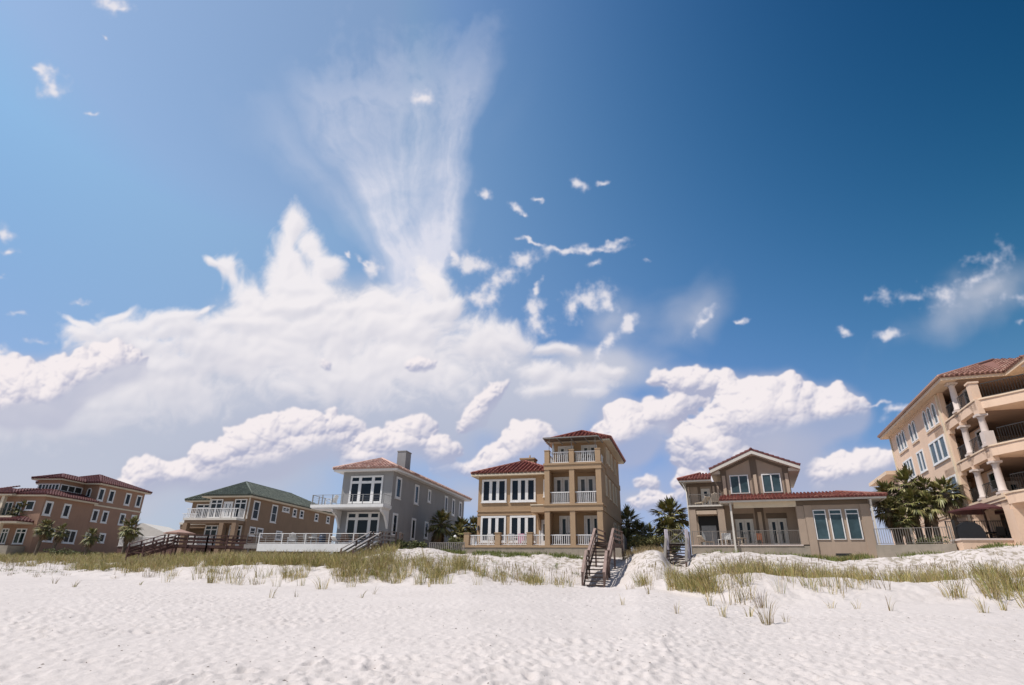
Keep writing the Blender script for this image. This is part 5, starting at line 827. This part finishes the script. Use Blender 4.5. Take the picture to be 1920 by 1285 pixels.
stairs('grey wooden steps with handrails leading up to the white edged deck', [((-12.25, 46.6, 2.75), (-10.75, 49.4, 4.22)), ((-10.75, 49.4, 4.22), (-9.6, 50.3, 4.24)), ((-9.6, 50.3, 4.24), (-9.7, 52.0, 4.25))], 1.15, 'weathered_wood', 'grey_wood', post_step=1.9, rail_h=.92)
stairs('dark red brown boardwalk with stairs in front of the green roofed house', [((-34.9, 57.5, 3.25), (-34.2, 61.8, 4.42)), ((-34.2, 61.8, 4.42), (-30.4, 62.2, 4.42)), ((-30.4, 62.2, 4.42), (-26.6, 62.6, 4.42))], 1.5, 'dark_red_wood', 'dark_red_wood', name='boardwalk', cat='boardwalk', post_step=1.6)
# white railed deck beside the clay brown house
x, y = -48.4, 76; dk = House('raised_deck', x, y, 22, 3.5, 'low raised deck with white picket railing on dark red boards, between the two brown houses', 'deck')
dk.part('skirting', 'dark_red_wood', (0, 15.5, 0, 6, 3.0, 4.72)); dk.part('deck_floor', 'grey_wood', (-.1, 15.6, -.1, 6.1, 4.72, 4.80)); dk.rail((0, 0), (15.5, 0), 4.8, 5.9, 'white_paint', .22, .07, posts=2.6, top=.12); dk.rail((0, .1), (0, 6), 4.8, 5.9, 'white_paint', .22, .07, posts=3, top=.12)
# ------------------------------------------------------------------ fences and low walls
def picket(label, a, b, z0, z1, m, step=.16, name='fence', base=None, bm='concrete_wall', bw=.03, posts=2.0):
    f = House(name, a[0], a[1], math.degrees(math.atan2(a[1] - b[1], b[0] - a[0])), z0, label, 'fence'); L_ = math.hypot(b[0] - a[0], b[1] - a[1])
    f.rail((0, 0), (L_, 0), z0, z1, m, step, bw, top=.05, posts=posts)
    if base is not None: f.part('base_wall', bm, (-.1, L_ + .1, -.12, .25, base, z0 - .01))
    return f
picket('dark bronze bar fence on a low concrete wall in front of the palm grove', (25.9, 42.6), (29.5, 40.1), 4.40, 5.48, 'bronze_rail', .14, base=3.0, name='bar_fence')
picket('thin black bar fence behind the low peach wall and the parasol', (30.4, 41.6), (35.3, 40.0), 4.78, 5.98, 'black_iron', .13, name='bar_fence', bw=.02)
f = House('garden_wall', 29.5, 39.3, 14, 3.4, 'low peach wall with a pale cap at the right edge, beyond the bar fence', 'wall'); f.part('wall', 'peach_stucco', (0, 8, 0, .35, 3.2, 4.56), (0, .35, .35, 1.5, 3.2, 4.56)); f.part('cap', 'light_stone', (-.06, 8.05, -.06, .41, 4.56, 4.68), (-.06, .41, .41, 1.55, 4.56, 4.68))
picket('low weathered grey sand fence between the grey house and the tower house', (-6.7, 52.0), (-3.7, 51.0), 3.75, 4.55, 'grey_wood', .17, name='sand_fence', bw=.06, posts=1.5)
f = picket('pale board fence running back beside the tower house', (9.3, 49.2), (10.6, 54.5), 3.9, 5.3, 'grey_wood', .15, name='board_fence', bw=.13, posts=2.4)

# ------------------------------------------------------------------ palms: trunk, fan fronds
mat('palm_fronds', (0.05, 0.08, 0.02), 0.55, island=[(0.10, 0.11, 0.032), (0.22, 0.21, 0.065), (0.14, 0.15, 0.045), (0.31, 0.26, 0.10), (0.06, 0.065, 0.022), (0.25, 0.18, 0.085)])
mat('dead_palm_fronds', (0.2, 0.13, 0.07), 0.8, island=[(0.16, 0.10, 0.05), (0.25, 0.17, 0.09), (0.11, 0.075, 0.04)]); mat('palm_bark', (0.15, 0.115, 0.085), 0.95, 0.45, 5, 0.6, 20)
mat('shrub_leaves', (0.05, 0.07, 0.02), 0.7, island=[(0.045, 0.058, 0.018), (0.11, 0.12, 0.035), (0.065, 0.08, 0.022), (0.16, 0.15, 0.05)]); mat('yellow_leaves', (0.2, 0.2, 0.05), 0.7, island=[(0.16, 0.14, 0.04), (0.09, 0.10, 0.03), (0.24, 0.20, 0.07), (0.06, 0.07, 0.02)])
mat('twigs', (0.12, 0.09, 0.065), 0.9, 0.3, 5)
def frond_mesh(q, o, az, el, L_, rs, droop):
    """one fan: stalk, then narrow leaflets spread from its end and bending down"""
    d = Vector((math.cos(az) * math.cos(el), math.sin(az) * math.cos(el), math.sin(el))); st = L_ * rs.uniform(.40, .52); side = Vector((-math.sin(az), math.cos(az), 0)); e = o + d * st + Vector((0, 0, -droop * .25 * st))
    q.bar(o, e, .035, .02); n = 15; up = side.cross(d).normalized() * -1
    for i in range(n):
        t = (i / (n - 1) - .5) * 2; a = t * 1.65; l = L_ * .62 * (1 - .38 * abs(t)) * rs.uniform(.85, 1.08)
        v = (d * math.cos(a) + side * math.sin(a)).normalized(); m1 = e + v * l * .5 + up * (-.06 * l) ; tip = e + v * l + Vector((0, 0, -1)) * (droop * l * rs.uniform(.35, .75)) - up * 0
        w = l * .055 + .018; c_ = v.cross(Vector((0, 0, 1)));
        if c_.length < .05: c_ = side
        c_ = c_.normalized() * w
        q.add([tuple(e - c_ * .35), tuple(e + c_ * .35), tuple(m1 + c_), tuple(m1 - c_), tuple(tip)], [(0, 1, 2, 3), (3, 2, 4)])
def crown(seed, n=34, R_=1.0, dead=13):
    rs = random.Random(seed); g, b_ = MB(), MB()
    for i in range(n):
        t = (i + .5) / n; el = R(82 - 118 * t ** .85) + rs.gauss(0, .10); az = i * 2.39996 + rs.gauss(0, .2)
        frond_mesh(g, Vector((0, 0, 0)), az, el, R_ * rs.uniform(.82, 1.08), rs, .25 + .75 * t)
    for i in range(dead): frond_mesh(b_, Vector((0, 0, -.12)), i * 2.4 + rs.random(), R(-50 - 28 * rs.random()), R_ * rs.uniform(.6, .85), rs, 1.0)
    return g, b_
PROTO = []
for sd_ in range(4):
    g, b_ = crown(sd_ + 40, 34 if sd_ != 3 else 26)
    PROTO.append((g, b_))
def palm(x, y, ztop, r, label, k=0, lean=(0, 0), group=None, tr=.17, dead=True, zg=None):
    z0 = (gz(x + lean[0], y + lean[1]) if zg is None else zg) - .1; root = empty('palm_tree', (x + lean[0], y + lean[1], z0), 0, label, 'palm tree', group)
    H_ = ztop - r * .15 - z0; q = MB(); n = 7; pts = [(-lean[0] * (i / n) ** 1.4, -lean[1] * (i / n) ** 1.4, H_ * i / n) for i in range(n + 1)]; q.tube(pts, [tr * (1.35 if i == 0 else 1.0 + .12 * (i % 2) + (.35 if i >= n - 1 else 0)) for i in range(n + 1)], 9)
    rs = random.Random(int(x * 10 + k))
    for i in range(26):      # old leaf bases on the upper trunk
        t = 1 - .42 * i / 26; zz = H_ * t; a = i * 2.4; cx = -lean[0] * t ** 1.4; cy = -lean[1] * t ** 1.4
        q.bar((cx + tr * .8 * math.cos(a), cy + tr * .8 * math.sin(a), zz - .1), (cx + tr * 1.7 * math.cos(a), cy + tr * 1.7 * math.sin(a), zz + .10), .06, .03)
    q.build('trunk', 'palm_bark', root)
    for key, mn, nm in ((0, 'palm_fronds', 'crown'), (1, 'dead_palm_fronds', 'dead_fronds')):
        if key == 1 and not dead: continue
        src = PROTO[k % 4][key]; q = MB(); q.v = [tuple(Vector(v) * r) for v in src.v]; q.f = list(src.f); q.sm = list(src.sm)
        ck = (nm, k % 4, round(r, 1))
        o = q.build(nm, mn, root); o.location = (-lean[0], -lean[1], H_); o.rotation_euler = (rs.gauss(0, .06), rs.gauss(0, .06), rs.random() * 6.28)
    return root
G_ = 'palms around the brown houses'
palm(-63.2, 78, 9.1, 1.9, 'tall dark palm before the porch at the far left edge', 0, (.4, 0), 'palms by the clay brown house')
palm(-55.0, 72, 6.75, 1.3, 'short pale palm left of the paired ground floor windows', 1, (-.3, 0), 'palms by the clay brown house')
palm(-53.2, 72.2, 6.35, 1.15, 'leaning bare palm between the two ground floor windows', 3, (-.4, 0), 'palms by the clay brown house')
palm(-47.9, 70, 5.75, 1.2, 'slim small palm in front of the lowest small windows of the clay brown house', 2, (-.2, 0), 'palms by the clay brown house')
palm(-46.5, 74.5, 7.1, 1.75, 'bushy dark palm at the right corner of the clay brown house', 0, (-.2, 0), 'palms by the clay brown house', .2)
palm(-7.1, 63, 7.3, 1.85, 'dark palm standing against the side of the grey house', 1, (0, 0), 'palms between the grey and the tower house', .19)
palm(-5.3, 68, 7.15, 1.7, 'second palm half hidden behind the one by the grey house', 2, (0, 0), 'palms between the grey and the tower house')
palm(-4.0, 70, 7.5, 1.6, 'palm touching the left corner of the tower house', 0, (0, 0), 'palms between the grey and the tower house')
palm(-5.0, 62, 6.2, 1.3, 'low palm beneath the two taller ones beside the tower house', 3, (0, 0), 'palms between the grey and the tower house')
palm(12.3, 62, 7.6, 2.0, 'palm emerging behind the right wall of the tower house', 0, (0, 0), 'palms between the tower and the gable house')
palm(13.0, 59.5, 6.4, 1.5, 'lower palm to the right of the one behind the tower house', 1, (0, 0), 'palms between the tower and the gable house')
palm(15.6, 57.5, 8.0, 2.25, 'tall full palm at the left side of the gable house', 2, (0, 0), 'palms between the tower and the gable house', .2)
palm(14.4, 54.5, 6.3, 1.6, 'dense low palm under the tall one beside the gable house', 0, (0, 0), 'palms between the tower and the gable house')
palm(12.1, 51.5, 5.5, 1.35, 'short trunkless palm on the sand top between the two stairs', 3, (0, 0), 'palms between the tower and the gable house')
palm(32.0, 47, 9.6, 1.7, 'highest palm of the grove before the peach building', 0, (0, 0), 'palm grove by the peach building', .2)
palm(33.0, 46.6, 9.0, 1.5, 'palm leaning right against the highest one in the grove', 1, (-.6, 0), 'palm grove by the peach building', .2)
palm(30.9, 48, 8.8, 1.6, 'palm at the upper left of the grove', 2, (.3, 0), 'palm grove by the peach building', .2)
palm(29.7, 46.5, 7.6, 1.45, 'lower palm at the left end of the grove by the downpipe', 3, (.3, 0), 'palm grove by the peach building', .2)
palm(31.3, 46, 8.0, 1.5, 'low full palm in the middle of the grove', 0, (.2, 0), 'palm grove by the peach building', .2)
palm(30.2, 45.6, 6.7, 1.2, 'lowest palm of the grove, just above the bar fence', 2, (0, 0), 'palm grove by the peach building', .2)
palm(33.45, 45, 8.65, 1.6, 'clear stemmed palm at the right end of the grove', 1, (.25, 0), 'palm grove by the peach building', .21)
palm(32.2, 45.3, 7.7, 1.25, 'palm tucked between the middle and the right end of the grove', 3, (.1, 0), 'palm grove by the peach building', .21)
def shrub(x, y, r, hgt, label, seed=0, leafm='shrub_leaves', n=700, ls=.12, z=None, name='shrub', cat='shrub'):
    z0 = (gz(x, y) if z is None else z); root = empty(name, (x, y, z0), 0, label, cat); rs = random.Random(seed); q = MB(); w = MB()
    lob = [(rs.uniform(-.6, .6) * r, rs.uniform(-.5, .5) * r, hgt * rs.uniform(.35, .8), rs.uniform(.3, .55) * r) for _ in range(9)]
    for i in range(n):
        lx, ly, lz, lr = lob[i % 9]; a = rs.random() * 6.28; p = math.acos(rs.uniform(-.7, 1)); rr = lr * rs.uniform(.55, 1.1)
        c_ = Vector((lx + rr * math.sin(p) * math.cos(a), ly + rr * math.sin(p) * math.sin(a), max(.05, lz + rr * math.cos(p) * hgt / r * .6))); s_ = ls * rs.uniform(.6, 1.4)
        u = Vector((rs.gauss(0, 1), rs.gauss(0, 1), rs.gauss(0, 1))).normalized(); v = u.cross(Vector((rs.gauss(0, 1), rs.gauss(0, 1), rs.gauss(0, 1)))).normalized()
        q.add([tuple(c_ - u * s_), tuple(c_ - v * s_ * .35), tuple(c_ + u * s_), tuple(c_ + v * s_ * .35)], [(0, 1, 2, 3)])
    for lx, ly, lz, lr in lob: w.bar((0, 0, -.1), (lx, ly, lz), .035)
    q.build('foliage', leafm, root); w.build('stems', 'twigs', root); return root
shrub(-4.6, 57, 1.1, 1.7, 'dark shrub beside the terrace corner of the tower house', 1)
shrub(-6.2, 57.5, .9, 1.1, 'smaller shrub under the low palm by the grey house', 2)
shrub(-9.0, 50.8, 1.0, .9, 'low shrub right of the grey wooden steps', 3, n=500); shrub(-7.7, 52, .9, .8, 'low shrub at the foot of the grey house side wall', 4, n=450)
shrub(10.9, 50.5, .9, 1.3, 'yellow green shrub just behind the pale board fence', 5, 'yellow_leaves'); shrub(12.6, 50, 1.2, 1.3, 'wide yellowish bush on top of the sand ridge', 6, 'yellow_leaves', 900); shrub(14.0, 51.5, 1.1, 1.9, 'dark bush left of the gable house porch', 7)
shrub(11.6, 54, 1.3, 1.7, 'dark bush behind the yellowish one in the gap', 8); shrub(30.0, 40.7, .5, .6, 'small dark bush at the foot of the low concrete wall', 9, n=300); shrub(-51.5, 71, 1.8, 1.1, 'dark low bush at the base of the clay brown house', 10); shrub(-48.8, 71.5, 1.2, .9, 'second low bush near the corner of the clay brown house', 11, n=400)
shrub(33.9, 43.6, .9, 1.0, 'brownish flowering shrub under the right palm of the grove', 12, 'yellow_leaves', 500); shrub(35.6, 36.6, .7, .9, 'potted green plant on the top balcony of the peach building', 13, z=13.85, name='potted_plant', cat='plant', n=400); shrub(31.2, 44.8, 1.3, 1.5, 'dense undergrowth bush behind the bar fence', 14)

# ------------------------------------------------------------------ furniture and small things
mat('white_plastic', (0.75, 0.74, 0.72), 0.4); mat('cream_canvas', (0.62, 0.52, 0.40), 0.9, 0.1, 4); mat('navy_plastic', (0.02, 0.035, 0.07), 0.4); mat('wicker', (0.20, 0.11, 0.07), 0.8, 0.3, 20); mat('pink_cloth', (0.62, 0.33, 0.42), 0.95, 0.3, 8); mat('red_cloth', (0.5, 0.10, 0.08), .9, .2, 8)
mat('maroon_canvas', (0.075, 0.018, 0.018), 0.9, 0.2, 3); mat('black_cover', (0.012, 0.012, 0.014), 0.45, 0.4, 5); mat('salmon_canvas', (0.40, 0.25, 0.20), 0.9, 0.2, 3); mat('orange_cushion', (0.55, 0.2, 0.1), .9)
def chair(x, y, z, rz, label, m='white_plastic', kind='chair', group=None, s=1.0):
    t = empty(kind.replace(' ', '_'), (x, y, z), R(rz), label, kind, group); t.scale = (s, s, s)
    if kind == 'lounge chair':
        q = MB(); q.box(-.33, .33, -.9, .35, .32, .38); q.build('seat', m, t); q = MB(); q.prism([(.35, .33), (.95, .85), (.93, .90), (.35, .39)], -.33, .33, 'x'); q.build('backrest', m, t); legs = [(-.3, -.85), (.3, -.85), (-.3, .4), (.3, .4)]; lh = .32
    elif kind == 'garden chair':   # slatted, reclined, wide arms
        q = MB(); q.prism([(-.35, .40), (.30, .24), (.30, .28), (-.35, .44)], -.30, .30, 'x'); q.build('seat', m, t); q = MB(); [q.prism([(.28, .26), (.56, 1.0 - abs(i) * .05), (.60, .98 - abs(i) * .05), (.33, .24)], i * .12 - .05, i * .12 + .05, 'x') for i in (-2, -1, 0, 1, 2)]; q.build('backrest', m, t)
        q = MB(); q.box(-.42, -.30, -.38, .42, .56, .59); q.build('armrest', m, t); q = MB(); q.box(.30, .42, -.38, .42, .56, .59); q.build('armrest', m, t); legs = [(-.36, -.32), (.36, -.32), (-.34, .38), (.34, .38)]; lh = .57
    else:
        q = MB(); q.box(-.25, .25, -.25, .25, .42, .46); q.build('seat', m, t); q = MB(); q.prism([(.22, .46), (.30, .92), (.33, .92), (.26, .46)], -.25, .25, 'x'); q.build('backrest', m, t); legs = [(-.22, -.22), (.22, -.22), (-.22, .22), (.22, .22)]; lh = .42
    for lx, ly in legs: q = MB(); q.bar((lx, ly, 0), (lx, ly, lh), .045); q.build('leg', m, t)
    return t
def table(x, y, z, r, label, m='white_plastic', hgt=.72, square=False, group=None):
    t = empty('table', (x, y, z), .3, label, 'table', group); q = MB()
    if square: q.box(-r, r, -r * .6, r * .6, hgt - .04, hgt)
    else: q.tube([(0, 0, hgt - .04), (0, 0, hgt)], [r, r], 20)
    q.build('tabletop', m, t)
    for a in (45, 135, 225, 315): q = MB(); k_ = r * .75; q.bar((k_ * math.cos(R(a)), k_ * math.sin(R(a)) * (.7 if square else 1), 0), (k_ * .9 * math.cos(R(a)), k_ * .9 * math.sin(R(a)) * (.7 if square else 1), hgt - .04), .045); q.build('leg', m, t)
    return t
zd = 4.37; X3 = h3.lx
def on3(u, v): return X3(u, v)
p = on3(-8.4, -2.3); chair(*p, zd, 200, 'white slatted garden chair at the left part of the long deck', kind='garden chair')
p = on3(-7.6, -2.0); table(*p, zd, .75, 'long pale grey table beside the white garden chair', 'grey_metal', square=True)
p = on3(-6.9, -2.2); chair(*p, zd, 150, 'grey metal chair at the right end of the long table', 'grey_metal'); p = on3(-6.55, -1.6); chair(*p, zd, 190, 'grey metal chair standing behind the long table end', 'grey_metal')
p = on3(-6.1, -2.4); table(*p, zd, .45, 'small white round table left of the navy barrel', hgt=.6)
p = on3(-5.35, -2.2); t = empty('barrel', (*p, zd), 0, 'dark navy waste barrel standing on the deck', 'barrel'); q = MB(); q.tube([(0, 0, 0), (0, 0, .3), (0, 0, .6), (0, 0, .86)], [.26, .30, .30, .27], 18); q.build('body', 'navy_plastic', t); q = MB(); q.tube([(0, 0, .86), (0, 0, .90), (0, 0, .98)], [.31, .31, .15], 18); q.build('lid', 'navy_plastic', t)
p = on3(-4.0, -2.0); chair(*p, zd, 120, 'brown wicker lounge chair right of the navy barrel', 'wicker', 'lounge chair'); p = on3(-3.1, -2.2); chair(*p, zd, 190, 'brown wicker chair close to the tall deck window', 'wicker', 'garden chair')
p = on3(-3.6, -2.7); chair(*p, zd, 160, 'low white lounge chair at the deck edge among brown chairs', kind='lounge chair', s=.7); p = on3(-2.4, -1.8); chair(*p, zd, 210, 'reddish brown chair beside the deck window frame', 'wicker', 'chair')
p = on3(-5.75, -.9); chair(*p, 7.95, 250, 'white cloth covered chair on the cantilevered balcony', 'white_plastic', 'garden chair'); 
X4 = h4.lx
for i, (u, v, lb) in enumerate(((-5.0, 1.0, 'white chair behind the left terrace railing of the tower house'), (-3.2, 1.0, 'white chair just right of the middle terrace pier'), (-2.2, 1.1, 'white chair carrying the pink towel'), (-1.3, 1.2, 'white chair beside the entry door of the tower house'))): p = X4(u, v); chair(*p, 4.37, 170 + 15 * i, lb, s=1.05)
p = X4(-2.7, 1.2); table(*p, 4.37, .4, 'small white table between the terrace chairs'); p = X4(-2.15, .55); q = MB(face('f', 0)); q.box(-.28, .28, -.02, .03, .42, .98); q.box(-.22, .1, .03, .05, .2, .45); o = q.build('towel', 'pink_cloth'); o.location = (*p, 4.35); o.rotation_euler = (0, 0, -R(17)); setp(o, 'pink towel hung over a white terrace chair', 'towel')
p = X4(1.0, 1.1); chair(*p, 4.37, 160, 'chair behind the railing of the ground floor porch in the tower', 'white_plastic'); p = X4(1.2, 1.5); chair(*p, 11.06, 200, 'brown chair on the top floor terrace of the tower', 'wicker'); p = X4(3.5, 1.2); q = MB(); t = empty('table', (*p, 11.06), 0, 'dark round table on the top floor terrace of the tower', 'table'); q.tube([(0, 0, .68), (0, 0, .72)], [.5, .5], 18); q.build('tabletop', 'black_iron', t); q = MB(); q.tube([(0, 0, 0), (0, 0, .68)], [.06, .06], 8); q.build('pedestal', 'black_iron', t)
q = MB(); p = X4(0.62, .8); t = empty('closed_parasol', (*p, 11.06), 0, 'folded white parasol at the left corner of the tower top terrace', 'parasol'); q.tube([(0, 0, 0), (0, 0, 2.0)], [.025, .025], 6); q.build('pole', 'grey_metal', t); q = MB(); q.tube([(0, 0, .9), (0, 0, 1.3), (0, 0, 1.95)], [.07, .12, .03], 8); q.build('canopy', 'white_plastic', t)
X5 = h5.lx
p = X5(-1.2, 1.6); chair(*p, 7.85, 200, 'white lounge chair on the upper left balcony of the gable house', 'cream_canvas', 'lounge chair', s=.8); p = X5(-.2, 1.5); chair(*p, 7.85, 170, 'cream round backed chair on the upper left balcony of the gable house', 'cream_canvas', 'garden chair')
p = X5(-1.2, .6); chair(*p, 4.6, 120, 'wooden lounge chair behind the left terrace railing of the gable house', 'cream_canvas', 'lounge chair', s=.8); p = X5(.1, .7); chair(*p, 4.6, 200, 'pale chair by the downpipe on the gable house terrace', 'white_plastic'); p = X5(.6, .5); chair(*p, 4.6, 150, 'second pale chair next to the downpipe', 'white_plastic')
p = X5(1.6, 1.2); table(*p, 4.6, .4, 'small pale table in front of the left double door', 'cream_canvas', .6); p = X5(2.9, 1.3); chair(*p, 4.6, 160, 'chair with an orange cushion between the two double doors', 'orange_cushion')
# parasols, grill, dining set by the peach building
def parasol(x, y, z, top, r, m, label, tilt=0):
    t = empty('parasol', (x, y, z), 0, label, 'parasol'); q = MB(); q.tube([(0, 0, 0), (0, 0, top - z)], [.03, .03], 8); q.build('pole', 'weathered_wood', t); q = MB(); n = 8; apex = (0, 0, top - z + .02); rim = [(r * math.cos(i * math.tau / n + .3), r * math.sin(i * math.tau / n + .3), top - z - r * .25) for i in range(n)]; md = [(a * .5, b * .5, (top - z) - r * .13) for a, b, _ in rim]
    v = [apex] + md + rim + [(0, 0, top - z - .03)] + [(a, b, c_ - .04) for a, b, c_ in md] + [(a, b, c_ - .10) for a, b, c_ in rim]; F_ = []
    for i in range(n): j = (i + 1) % n; F_ += [(0, 1 + i, 1 + j), (1 + i, 1 + n + i, 1 + n + j, 1 + j), (1 + 2 * n, 2 + 2 * n + j, 2 + 2 * n + i), (2 + 2 * n + i, 2 + 2 * n + j, 2 + 3 * n + j, 2 + 3 * n + i), (1 + n + i, 2 + 3 * n + i, 2 + 3 * n + j, 1 + n + j)]
    q.add(v, F_); q.build('canopy', m, t); return t
parasol(32.45, 40.6, 4.5, 7.12, 1.95, 'maroon_canvas', 'wide dark maroon parasol in front of the peach building'); parasol(-36.0, 66.5, 4.2, 6.25, 1.6, 'salmon_canvas', 'salmon pink parasol behind the dark boardwalk stairs')
t = empty('covered_grill', (30.9, 40.3, 4.45), -R(20), 'big grill under a rounded black cover behind the bar fence', 'grill'); q = MB(); q.prism([(-.75, 0), (.75, 0), (.78, .6), (.62, 1.05), (.3, 1.32), (-.25, 1.36), (-.6, 1.1), (-.78, .7)], -.4, .4, 'y'); q.build('cover', 'black_cover', t); q = MB(); q.box(-.85, -.75, -.12, .12, .3, 1.5); q.build('handle', 'black_iron', t)
table(32.8, 41.1, 4.5, .7, 'black round patio table under the maroon parasol', 'black_iron')
for i, (x, y, rz, lb) in enumerate(((31.95, 41.0, 80, 'black metal chair left of the patio table'), (33.6, 40.9, 280, 'black metal chair right of the patio table'), (32.7, 40.2, 180, 'black metal chair on the sea side of the patio table'), (32.9, 41.9, 0, 'black metal chair behind the patio table'))): chair(x, y, 4.5, rz, lb, 'black_iron', s=1.1)
f = House('patio', 29.8, 40.2, 16, 4.4, 'paved patio behind the low peach wall', 'patio'); f.part('paving', 'light_stone', (0, 9, 0, 6, 4.0, 4.5))
t = empty('globe_lamp', (-5.1, 58, gz(-5.1, 58)), 0, 'white globe lamp on a thin post beside the dark shrub', 'lamp'); q = MB(); q.tube([(0, 0, 0), (0, 0, 1.6)], [.035, .03], 8); q.build('post', 'black_iron', t); q = MB(); q.tube([(0, 0, 1.58 + .36 * i / 8) for i in range(9)], [max(.02, .18 * math.sin(math.pi * (i + .2) / 8.4)) for i in range(9)], 12); q.build('globe', 'white_plastic', t)
